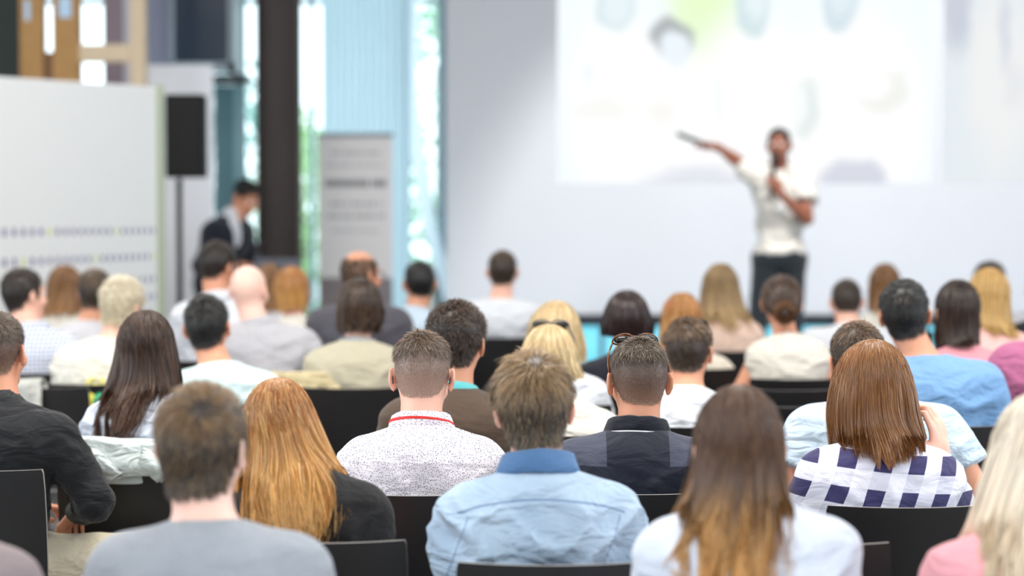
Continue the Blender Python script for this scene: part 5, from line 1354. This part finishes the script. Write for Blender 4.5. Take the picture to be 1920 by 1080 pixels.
# slide: pale picture of people in white, washed out by the bright projector
def slide_material(name, seed=0, wide=2.82, high=2.35, second=False):
    m = bpy.data.materials.new(name); m.use_nodes = True; nt = m.node_tree; nt.nodes.clear()
    out = N(nt, 'ShaderNodeOutputMaterial'); em = N(nt, 'ShaderNodeEmission'); nt.links.new(em.outputs[0], out.inputs[0])
    tc = N(nt, 'ShaderNodeTexCoord'); sep = N(nt, 'ShaderNodeSeparateXYZ'); nt.links.new(tc.outputs['Object'], sep.inputs[0])
    nz = N(nt, 'ShaderNodeTexNoise'); nz.inputs['Scale'].default_value = 4.5; nt.links.new(tc.outputs['Object'], nz.inputs['Vector'])
    wob = math_n(nt, 'MULTIPLY', math_n(nt, 'SUBTRACT', nz.outputs['Fac'], .5), .14)
    X = math_n(nt, 'ADD', sep.outputs[0], wob); Z = math_n(nt, 'ADD', sep.outputs[2], wob)
    def blob(c, cx, cz, rx, rz, col, amt, soft=.35):
        dx = math_n(nt, 'DIVIDE', math_n(nt, 'SUBTRACT', X, cx), rx); dz = math_n(nt, 'DIVIDE', math_n(nt, 'SUBTRACT', Z, cz), rz)
        d = math_n(nt, 'SQRT', math_n(nt, 'ADD', math_n(nt, 'MULTIPLY', dx, dx), math_n(nt, 'MULTIPLY', dz, dz)))
        mr = N(nt, 'ShaderNodeMapRange'); mr.interpolation_type = 'SMOOTHSTEP'
        mr.inputs[1].default_value = 1+soft; mr.inputs[2].default_value = 1-soft; mr.inputs[3].default_value = 0; mr.inputs[4].default_value = amt
        nt.links.new(d, mr.inputs[0])
        return mix_c(nt, mr.outputs[0], c, col)
    def P(px, py): return ((px-1045)/247, (345-py)/247)      # slide coordinates from its lower left corner
    c = N(nt, 'ShaderNodeRGB'); c.outputs[0].default_value = (.90, .965, 1.0, 1); c = c.outputs[0]
    if not second:
        B = [(1330, 40, 60, 130, (.78, .98, .55, 1), .75, .6), (1290, -20, 60, 60, (.78, .98, .55, 1), .5, .6),
             (1150, 200, 90, 190, (1, 1, 1, 1), .8, .3), (1262, 240, 100, 150, (1, 1, 1, 1), .8, .3), (1410, 220, 120, 190, (1, 1, 1, 1), .9, .3), (1600, 220, 135, 200, (1, 1, 1, 1), .9, .3),
             (1155, 10, 36, 48, (.62, .76, .80, 1), .9, .3), (1157, 12, 26, 36, (.84, .92, .95, 1), .8, .4),
             (1258, 75, 42, 40, (.42, .45, .46, 1), .95, .25), (1262, 95, 31, 34, (.84, .91, .97, 1), 1, .3),
             (1410, 10, 33, 62, (.60, .74, .78, 1), .9, .3), (1412, 5, 24, 40, (.84, .92, .96, 1), .8, .4), (1410, 62, 20, 14, (.66, .80, .80, 1), .6, .4),
             (1572, 5, 33, 55, (.62, .74, .80, 1), .9, .3), (1573, -5, 24, 36, (.78, .87, .92, 1), .8, .4),
             (1130, 205, 60, 20, (.90, .88, .84, 1), .6, .7), (1240, 210, 28, 26, (.90, .88, .84, 1), .6, .7),
             (1510, 205, 26, 52, (.74, .82, .80, 1), .85, .4), (1496, 200, 14, 40, (.95, .98, 1, 1), .8, .5),
             (1652, 175, 46, 40, (.84, .85, .80, 1), .8, .5), (1632, 160, 36, 28, (1, 1, 1, 1), .9, .4), (1690, 160, 14, 30, (.86, .88, .84, 1), .6, .5),
             (1102, 140, 14, 18, (.80, .88, .92, 1), .5, .6), (1600, 345, 66, 46, (.66, .68, .76, 1), .95, .3), (1310, 350, 100, 36, (.70, .72, .80, 1), .75, .5), (1345, 190, 8, 60, (.80, .86, .92, 1), .5, .5)]
        for (px, py, rx, ry, col, amt, soft) in B:
            x, z = P(px, py); c = blob(c, x, z, rx/247, ry/247, col, amt, soft)
    else:
        B = [(1870, 150, 60, 160, (1, 1, 1, 1), .9, .4), (1790, 20, 26, 80, (.66, .70, .80, 1), .9, .5), (1880, 60, 12, 70, (.72, .78, .88, 1), .7, .6), (1900, 160, 20, 40, (.85, .88, .92, 1), .5, .6)]
        for (px, py, rx, ry, col, amt, soft) in B:
            x, z = (px-1765)/247, (345-py)/247; c = blob(c, x, z, rx/247, ry/247, col, amt, soft)
    nt.links.new(c, em.inputs[0]); em.inputs[1].default_value = 1.0 if not second else .86
    return m
sl = empty('projected_slide', (.344, YW-.004, 1.655)); tag(sl, 'bright projected slide of people in white clothes', 'slide')
MB().box(0, 2.822, 0, .003, 0, 2.5).build('slide_image', slide_material('slide_light'), sl)
s2 = empty('projected_slide', (3.26, YW-.004, 1.66)); tag(s2, 'edge of a second pale projected slide at the right', 'slide')
MB().box(0, 2.2, 0, .003, 0, 2.9).build('slide_image', slide_material('slide_light_second', second=True), s2)

# ---- left: glazed facade, steel column, curved white rib
M_GLASS = bpy.data.materials.new('window_glass'); M_GLASS.use_nodes = True
nt = M_GLASS.node_tree; nt.nodes.clear(); out = N(nt, 'ShaderNodeOutputMaterial'); mx = N(nt, 'ShaderNodeMixShader'); tr = N(nt, 'ShaderNodeBsdfTransparent'); gl = N(nt, 'ShaderNodeBsdfGlossy')
tr.inputs[0].default_value = (.94, .985, .99, 1); gl.inputs['Roughness'].default_value = .03; mx.inputs[0].default_value = .06
nt.links.new(tr.outputs[0], mx.inputs[1]); nt.links.new(gl.outputs[0], mx.inputs[2]); nt.links.new(mx.outputs[0], out.inputs[0])
M_FRAME = plain('pale_aluminium', srgb(196, 214, 220), .4)
w4 = struct(empty('window_4', (0, YF, 0)))
for x in (-6.0, -4.6, -3.2, -1.62, -.58):
    MB().box(x-.02, x+.02, -.05, .05, 0, ZC).build('mullion', M_FRAME, w4)
MB().box(-6, -.56, -.03, .03, 3.1, 3.15).build('transom', M_FRAME, w4)
for a, b in [(-6, -4.6), (-4.6, -3.2), (-3.2, -1.62), (-1.62, -.58)]:
    MB().box(a+.02, b-.02, -.004, .004, 0, ZC).build('pane', M_GLASS, w4)
mt, nt, b = nodes_of('aqua_tinted_glass'); nt.nodes.remove(b); tr = N(nt, 'ShaderNodeBsdfTransparent'); tr.inputs[0].default_value = (.50, .86, .96, 1); gl = N(nt, 'ShaderNodeBsdfGlossy'); gl.inputs['Roughness'].default_value = .05
mx = N(nt, 'ShaderNodeMixShader'); mx.inputs[0].default_value = .06; nt.links.new(tr.outputs[0], mx.inputs[1]); nt.links.new(gl.outputs[0], mx.inputs[2]); nt.links.new(mx.outputs[0], nt.nodes['Material Output'].inputs[0])
w5 = struct(empty('window_5', (0, YF, 0)))
for i in range(5):
    a = -.56+i*1.312; MB().box(a, a+1.27, -.004, .004, 0, .70).build('pane', mt, w5); MB().box(a+1.27, a+1.312, -.03, .03, 0, .70).build('mullion', M_FRAME, w5)
col = empty('steel_column', (-1.69, 16.3, 0)); tag(col, 'dark brown steel column between the standing man and the roll-up banner', 'column')
M_COL = plain('rusty_dark_steel', srgb(60, 50, 48), .6, noise=.5, nscale=4)
MB().box(-.15, -.135, -.14, .14, 0, ZC).build('flange', plain('brown_steel', srgb(62, 50, 42), .6, noise=.3), col)
MB().box(.135, .15, -.14, .14, 0, ZC).build('flange', plain('brown_steel', (0, 0, 0, 1)), col)
MB().box(-.135, .135, -.02, .02, 0, ZC).build('web', M_COL, col)
MB().box(-.22, .22, -.22, .22, 0, .02).build('base_plate', M_COL, col)
# translucent aqua curtain strip
cu = MB(); n = 60
pts = [(-1.50+.70*i/n, 17.75+.035*math.sin(i*1.3)) for i in range(n+1)]
for (a, b) in zip(pts, pts[1:]):
    cu.bm.faces.new([cu.bm.verts.new(q) for q in ((a[0], a[1], .02), (b[0], b[1], .02), (b[0], b[1], ZC-.03), (a[0], a[1], ZC-.03))])
bmesh.ops.remove_doubles(cu.bm, verts=cu.bm.verts, dist=1e-4)
mc, nt, b = nodes_of('aqua_sheer_curtain'); b.inputs['Base Color'].default_value = srgb(230, 240, 244); b.inputs['Roughness'].default_value = .8
tl = N(nt, 'ShaderNodeBsdfTranslucent'); tl.inputs[0].default_value = srgb(222, 240, 248); mxs = N(nt, 'ShaderNodeMixShader'); mxs.inputs[0].default_value = .5
nt.links.new(b.outputs[0], mxs.inputs[1]); nt.links.new(tl.outputs[0], mxs.inputs[2]); nt.links.new(mxs.outputs[0], nt.nodes['Material Output'].inputs[0])
tag(cu.build('curtain', mc, None, True), 'sheer aqua curtain panel behind the roll-up banner', 'curtain')
# curved rib: a bowed white band, wide plank with depth
rb = MB(); prev = None
for i in range(33):
    z = i/32*(ZC-.02)
    py = HY+(CH-z)*236; x = np.interp(py, [-400, 0, 150, 250, 350, 430, 520, 700], [790, 757, 755, 764, 778, 792, 818, 880])
    w_ = np.interp(py, [-400, 0, 350, 520], [30, 26, 27, 26])/236
    X = (x-960)/236
    ring = [rb.bm.verts.new(q) for q in ((X, 17.96, z), (X+w_, 17.96, z), (X+w_, 17.965, z), (X, 17.965, z))]
    if prev:
        for k in range(4): rb.bm.faces.new((prev[k], prev[(k+1) % 4], ring[(k+1) % 4], ring[k]))
    else: rb.bm.faces.new(ring)
    prev = ring
rb.bm.faces.new(prev[::-1])
mrb, nt, b = nodes_of('white_sheer_strip'); b.inputs['Base Color'].default_value = srgb(246, 250, 252)
tl = N(nt, 'ShaderNodeBsdfTranslucent'); tl.inputs[0].default_value = (.95, .97, 1, 1); mxs = N(nt, 'ShaderNodeMixShader'); mxs.inputs[0].default_value = .85
nt.links.new(b.outputs[0], mxs.inputs[1]); nt.links.new(tl.outputs[0], mxs.inputs[2]); nt.links.new(mxs.outputs[0], nt.nodes['Material Output'].inputs[0])
tag(rb.build('curved_rib', mrb), 'curved white translucent strip bowing down beside the projection wall', 'rib')

# ---- white room divider with rows of printed dots
div = empty('room_divider', (-2.57, 13.35, 0)); ang = math.atan2(14.0-12.7, -2.23+2.91)
div.rotation_euler = (0, 0, ang)
tag(div, 'white room divider with rows of purple and lime printed dots at the left', 'divider')
MB().box(-1.9, .735, -.02, .02, 0, 2.255, bev=.004).build('panel', plain('white_laminate', srgb(236, 237, 238), .45), div)
MB().box(.735, .79, -.03, .03, 0, 2.265).build('edge_trim', plain('sage_trim', srgb(178, 190, 160), .5), div)
dk = MB(); lm = MB(); rng = np.random.RandomState(4)
rows = [(1.385, 1.36, .62), (1.205, 1.20, .72), (1.05, 1.06, .78), (.93, .95, .8), (.82, .85, .8), (.70, .74, .8)]
for ri, (z0, z1, r) in enumerate(rows):
    x = -1.7; k = 0
    while x < .70:
        t = (x+1.7)/2.4; z = z0+(z1-z0)*t; rad = .0205*(1.1-.45*t)
        if ri > 1 and x < -.15+.1*ri-.3*(ri-2): pass
        else:
            tgt = lm if (k*7+ri*3) % 9 == 4 else dk
            tgt.prism([(x+rad*.8*math.cos(a), z+rad*1.5*math.sin(a)) for a in np.linspace(0, 2*PI, 13)[:-1]], -.0215, -.0205)
        x += .098-.040*t; k += 1
o = dk.build('printed_dots', plain('purple_print', srgb(72, 66, 134), .6), div); o['label'] = 'rows of purple dots'; o['kind'] = 'stuff'
o = lm.build('printed_dots', plain('lime_print', srgb(206, 220, 120), .6), div); o['label'] = 'scattered lime dots'; o['kind'] = 'stuff'

# ---- loudspeaker on stand
spk = empty('loudspeaker', ((350-960)/290, 14.48, 1.67)); tag(spk, 'tall black loudspeaker mounted on a pole stand before the white panel', 'speaker')
MB().box(-.12, .12, -.10, .14, .02, .555, bev=.012).build('cabinet', M_BLACK, spk)
MB().box(-.108, .108, -.108, -.099, .035, .54, bev=.003).build('grille', plain('black_mesh', srgb(10, 10, 12), .8, bump=.3, nscale=300), spk)
std = empty('speaker_stand', ((335-960)/290, 14.52, 0)); tag(std, 'black tripod stand holding the tall loudspeaker', 'stand')
MB().tube([(0, 0, .05), (0, 0, 1.685)], .019, 12).build('pole', M_BLACK, std, True)
MB().tube([(0, 0, .62), (0, 0, .72)], .032, 12).build('collar', M_BLACK, std, True)
for k in range(3):
    a = k*2.094+.5; MB().tube([(0, 0, .66), (.42*math.cos(a), .42*math.sin(a), .015)], .012, 8).build('leg', M_BLACK, std, True)
# white panels beyond
def panel(name, px0, px1, s, z0, z1, mat, label, cat, th=.05):
    y = FPX/s; x0, x1 = (px0-960)/s, (px1-960)/s
    o = MB().box(0, x1-x0, 0, th, z0, z1, bev=.004).build(name, mat); o.location = (x0, y, 0)
    tag(o, label, cat); return o
panel('display_board', 268, 400, 262, 0, 2.50, plain('white_board_lacquer', srgb(232, 234, 242), .5), 'plain white display board standing behind the loudspeaker', 'board')
panel('hanging_panel', 276, 328, 250, 2.45, 4.68, plain('lilac_panel', srgb(160, 164, 186), .6), 'lilac grey panel high above the white display board', 'panel')
# dark hanging cabinet with glass door frame
hb = empty('wall_cabinet', ((388-960)/252, 16.65, 0)); tag(hb, 'dark navy glass cabinet hanging high beside the steel column', 'cabinet')
MB().box(-.23, .17, 0, .35, 2.55, 4.6).build('body', plain('navy_glass', srgb(22, 44, 66), .15), hb)
MB().box(-.26, .22, -.02, .0, 2.47, 2.55).build('bottom_frame', plain('grey_frame', srgb(150, 166, 176), .4), hb)
MB().box(-.26, -.23, -.02, .36, 2.47, 4.6).build('side_frame', plain('grey_frame', (0, 0, 0, 1)), hb)
MB().box(.17, .22, -.02, .36, 2.47, 4.6).build('side_frame', plain('grey_frame', (0, 0, 0, 1)), hb)
MB().box(.03, .30, -.02, .34, 2.40, 2.46).build('shelf', plain('dark_shelf', srgb(50, 60, 66), .5), hb)
for i, (a, b, mm) in enumerate([(403, 440, srgb(104, 140, 146)), (440, 462, srgb(150, 186, 190))]):
    panel('glass_screen', a, b, 240+i, 0, 2.42 if i == 0 else 4.68, plain('aqua_glass_%d' % i, mm, .2), ['dark aqua glass screen right of the white display board', 'slim light aqua glass screen left of the steel column'][i], 'screen', .03)
# timber frame at top left
tf = empty('timber_frame', (-3.6, 15.3, 0)); tag(tf, 'open timber wall frame standing behind the dotted divider', 'frame')
s_ = 274.0
def tb(x0, x1, z0, z1, mat, nm, y=0, th=.12):
    X0, X1 = (x0-960)/s_+3.6, (x1-960)/s_+3.6
    return MB().box(X0, X1, y, y+th, z0, z1, bev=.004).build(nm, mat, tf)
tb(42, 86, 0, 4.69, M_WOOD, 'post'); tb(103, 153, 0, 4.69, M_WOOD, 'post'); tb(248, 276, 2.2, 4.69, M_WOOD2, 'slim_post')
tb(153, 248, 2.48, 2.60, M_WOOD2, 'rail'); tb(153, 262, .9, 1.0, M_WOOD2, 'rail'); tb(86, 103, 2.2, 2.55, plain('brown_block', srgb(110, 74, 44), .6), 'block', .02, .08)
lb = tb(116, 139, 2.78, 2.92, plain('paper_label', srgb(176, 204, 230), .6), 'paper_label', -.003, .003); lb['label'] = 'small pale blue paper label'
lb = tb(52, 62, 2.76, 2.90, plain('paper_label', (0, 0, 0, 1)), 'paper_label', -.003, .003)
panel('wall_board', 197, 232, 262, 0, 4.68, plain('mauve_board', srgb(150, 136, 146), .7), 'mauve board seen through the timber frame', 'board')
panel('wall_board', 232, 252, 261, 0, 4.68, plain('pale_board', srgb(214, 212, 222), .7), 'narrow pale board right of the mauve board', 'board')
o = panel('storage_rack', -60, 42, 262, 0, 4.68, plain('dark_green_rack', srgb(30, 42, 40), .6), 'dark green storage unit at the far left behind the divider', 'storage', .4)
# roll-up banner
bn = empty('roll_up_banner', ((667-960)/251, 16.73, 0)); tag(bn, 'pale grey roll-up banner with lines of grey text beside the steel column', 'banner')
MB().box(-.275, .275, 0, .008, .08, 2.0).build('printed_sheet', plain('grey_banner_print', srgb(226, 222, 222), .6, noise=.04, nscale=3), bn)
MB().box(-.285, .285, -.01, .02, 2.0, 2.03).build('top_rail', plain('grey_rail', srgb(120, 124, 132), .4), bn)
MB().box(-.29, .29, -.08, .08, 0, .09, bev=.02).build('base', plain('grey_rail', (0, 0, 0, 1)), bn)
MB().tube([(0, .03, .08), (0, .03, 2.0)], .008, 8).build('support_pole', M_STEEL, bn)
rng = np.random.RandomState(12)
for k, (z, hh, w0, col_) in enumerate([(1.88, .025, .18, 176), (1.79, .022, .22, 182), (1.655, .055, .225, 128), (1.50, .028, .19, 168), (1.41, .030, .22, 172), (1.30, .02, .18, 190)]):
    t = MB(); x = -w0; t.box(-w0, w0, -.001, 0, z-.002, z+.002)
    while x < w0:
        wd = rng.uniform(.014, .03)*(1.4 if k == 2 else 1)
        t.box(x, min(x+wd, w0), -.002, 0, z-hh/2, z+hh/2); x += wd+(.008 if rng.rand() < .8 else .03)
    tt_ = t.build('text_line', plain('grey_ink_%d' % col_, srgb(col_-6, col_-4, col_), .7), bn)
ph = MB(); ph.box(-.275, .275, -.001, 0, .10, .95).build('printed_photo', plain('dark_photo_print', srgb(150, 138, 140), .6, noise=.5, nscale=7), bn)
# laptop lectern by the standing man
lc = empty('lectern', ((538-960)/268, 15.15, 0)); tag(lc, 'small black lectern beside the standing man, behind the audience heads', 'lectern')
MB().box(-.17, .17, -.15, .12, .98, 1.01).build('top', M_BLACK, lc); MB().tube([(0, 0, 0), (0, 0, .98)], .03, 10).build('pole', M_BLACK, lc); MB().disc((0, 0, .01), .22, 'z', .02).build('base', M_BLACK, lc)
lp = empty('laptop', ((538-960)/268, 15.13, 1.012)); tag(lp, 'dark laptop open on the lectern beside the standing man', 'laptop')
MB().box(-.15, .15, -.10, .11, 0, .016).build('keyboard', plain('laptop_grey', srgb(96, 98, 110), .4), lp); MB().box(-.15, .15, -.16, -.15, .01, .14).build('screen_lid', plain('laptop_grey', (0, 0, 0, 1)), lp)

# ---- trees outside the glass
M_LEAF = [plain('leaf_green_%d' % i, c, .6) for i, c in enumerate([srgb(140, 184, 150), srgb(184, 218, 160), srgb(120, 170, 160)])]
def tree(x, y, h, r, seed, label):
    rng = np.random.RandomState(seed); t = empty('tree', (x, y, -.5)); tag(t, label, 'tree', 'trees outside the glass')
    MB().tube([(0, 0, 0), (.05, 0, h*.5), (0, .05, h*.8)], [.12, .09, .04], 8).build('trunk', plain('bark', srgb(90, 76, 62), .9), t, True)
    n = 900; c = rng.normal(0, 1, (n, 3)); c /= np.linalg.norm(c, axis=1, keepdims=True); c *= (rng.uniform(.3, 1, (n, 1))**.5)*np.array([r, r, h*.42]); c[:, 2] += h*.62
    u = rng.normal(0, 1, (n, 3)); u /= np.linalg.norm(u, axis=1, keepdims=True); w = np.cross(u, rng.normal(0, 1, (n, 3))); w /= np.linalg.norm(w, axis=1, keepdims=True)
    sz = rng.uniform(.05, .10, (n, 1))
    V = np.stack([c-u*sz, c+w*sz*.5, c+u*sz, c-w*sz*.5], 1).reshape(-1, 3); Q = np.arange(n*4).reshape(-1, 4)
    link_mesh('foliage', V, Q, M_LEAF[seed % 3], t, smooth=False)
tree(-.80, 24.5, 4.3, .60, 3, 'leafy tree outside, seen between the curved rib and the projection wall')
tree(-2.45, 25.5, 3.0, .50, 1, 'small bright green tree outside between the column and the curtain')
tree(-3.3, 27, 3.6, .9, 5, 'darker tree outside behind the steel column')
struct(MB().box(-14, 12, YF+.4, 60, -.6, -.5).build('ground', plain('outside_paving', srgb(170, 180, 176), .8, noise=.2)))

# ---- things between the rows
def drape(name, x, y, ztop, w, front, back, mat, label, cat, seed=1, th=.012, taper=.0, rz=0):
    """cloth folded over a chair back"""
    nu, nv = 26, 34; V = []
    L = front+back+.05
    for j in range(nv):
        sv = j/(nv-1)*L
        for i in range(nu):
            u = -1+2*i/(nu-1)
            bow = .022*(1-u*u)
            f = 1-taper*abs(sv-back)/max(front, back)
            if sv < back: yy, zz = -.235-bow, ztop-(back-sv)
            elif sv < back+.05: a = (sv-back)/.05*PI; yy, zz = -.21-bow-.024*math.cos(a), ztop+.018*math.sin(a)
            else: yy, zz = -.180-bow, ztop-(sv-back-.05)
            V.append((u*w/2*f, yy, zz))
    V = np.array(V)
    nn = vnoise(V[:, 0]*1.8, V[:, 1], V[:, 2]*.7, .06, seed)-.5; n2 = vnoise(V[:, 0], V[:, 1]*0, V[:, 2], .11, seed+4)-.5
    sgn = np.where(V[:, 1] < -.2, -1, 1)
    V[:, 1] += sgn*(.010+.030*np.abs(nn)*1.6+.01*n2); V[:, 0] += .02*n2; V[:, 2] += .014*n2
    Q = [(j*nu+i, j*nu+i+1, (j+1)*nu+i+1, (j+1)*nu+i) for j in range(nv-1) for i in range(nu-1)]
    o = link_mesh(name, V, np.array(Q), mat); o.location = (x, y, 0); o.rotation_euler = (0, 0, rz)
    md = o.modifiers.new('thick', 'SOLIDIFY'); md.thickness = th
    sb = o.modifiers.new('soft', 'SUBSURF'); sb.levels = 1; sb.render_levels = 1
    tag(o, label, cat); return o
def chair_at(px, s, label, rz=0):
    y = FPX/s+.2; x = (px-960)/s
    return add_chair(x, y, rz, label), x, y

c, x, y = chair_at(1506, 842, 'empty chair at the bottom right, between the cool white blouse and the gingham woman')
chair_at(1487, 481, 'empty chair one row behind the woman with the bun')
chair_at(1476, 520, 'empty chair two rows behind the woman with the bun')
c, x, y = chair_at(562, 468, 'empty chair with a beige jacket hung over its back')
drape('jacket', x+.05, y, .885, .36, .3, .34, fabric('beige_jacket_cloth', srgb(206, 190, 150), wrinkle=.8), 'beige jacket hung over an empty chair left of centre', 'jacket', 3)
c, x, y = chair_at(72, 476, 'empty black chair left of the yellow and green bag')
drape('jacket', x-.11, y, .875, .26, .28, .25, fabric('grey_cream_cloth', srgb(196, 196, 190), wrinkle=.8), 'pale grey jacket over the back of an empty chair at the left', 'jacket', 8)
c, x, y = chair_at(1830-118, 590, 'empty chair beside the pale blue T-shirt, its corner showing right of him')
drape('cardigan', (254-960)/592, 7.005, .866, .45, .13, .10, fabric('white_jersey_cloth', srgb(224, 234, 232), wrinkle=.9), 'white cardigan tied around the chair back of the dark wavy-haired woman', 'cardigan', 5, taper=.1)

# knotted sleeve ends of the tied cardigan
cg = bpy.data.objects.get('cardigan.001') if False else [o for o in bpy.data.objects if o.name.startswith('cardigan') and o.parent is None][-1]
for sx, tipx in ((-.085, -.03), (.075, .12)):
    m = MB(); y0 = -.285
    pts = [(sx, .86), (sx+.035, .845), (tipx+.055, .775), (tipx+.01, .745), (sx-.01, .80)]
    m.prism(pts, y0-.012, y0+.012)
    bmesh.ops.bevel(m.bm, geom=m.bm.edges[:], offset=.008, segments=2, affect='EDGES')
    o = m.build('knotted_sleeve', cg.data.materials[0], cg, True)
ONLY = []
for i, p in enumerate(PEOPLE):
    if ONLY and p['key'] not in ONLY: continue
    p['seed'] = 11+i*7
    build_person(p)

# ------------------------------------------------------------------ things held by the speaker
pr = [p for p in PEOPLE if p['key'] == 'presenter'][0]
if 'J' in pr and 'root' in pr:
    J, org = pr['J'], pr['org']
    w = lambda q: (org[0]-q[0], org[1]-q[1], q[2]+.20)
    wr = J['wr'][-1]; hp = wr+v3(.05, .02, .06)
    mic = empty('microphone', w(hp)); tag(mic, 'black handheld microphone at the speaker\'s mouth', 'microphone')
    d = Vector(w(J['hc']+J['R']@v3(0, .13, -.07)))-Vector(w(hp)); dn = d.normalized(); p0 = -dn*.10; p1 = dn*(d.length-.03)
    MB().tube([p0, p1], [.011, .014], 12).build('handle', M_BLACK, mic, True)
    MB().sphere(p1+dn*.02, .024, 14).build('head', plain('mic_mesh', srgb(30, 30, 34), .4, metal=.6), mic, True)
    wr = J['wr'][1]; a = wr+v3(.07, -.03, .01); b = v3(.665, -.44, 1.80)
    ptr = empty('pointer', w(a)); tag(ptr, 'long dark pointer in the speaker\'s outstretched hand', 'pointer')
    MB().tube([(0, 0, 0), Vector(w(b))-Vector(w(a))], [.019, .015], 10).build('rod', plain('dark_grey_rod', srgb(20, 30, 36), .6), ptr, True)
    MB().tube([(0, 0, 0), (Vector(w(a))-Vector(w(b))).normalized()*.10], .015, 10).build('grip', M_BLACK, ptr, True)
# yellow and green carrier bag on a chair behind the wavy-haired woman
bx, by = (182-960)/463, FPX/463-.075
bag = empty('carrier_bag', (bx, by, .52)); tag(bag, 'yellow carrier bag with a green patch left of the long dark wavy hair', 'bag')
V, Q = extract([ell((0, 0, .15), (.055, .07, .16), .02), ell((0, 0, .28), (.035, .03, .05), .03)], .01, deform=lambda D, X, Y, Z: D-.02*(vnoise(X, Y, Z, .05, 2)-.5)+.0)
link_mesh('sack', V, Q, plain('yellow_plastic', srgb(236, 226, 70), .35), bag)
MB().sphere((.03, -.055, .26), (.03, .025, .035), 12).build('green_patch', plain('green_plastic', srgb(60, 170, 120), .35), bag, True)
MB().tube([(-.03, 0, .30), (-.03, .01, .338), (-.02, .085, .338), (.02, .085, .338), (.03, .01, .338), (.03, 0, .30)], .005, 8).build('handle', plain('yellow_plastic', (0, 0, 0, 1)), bag, True)
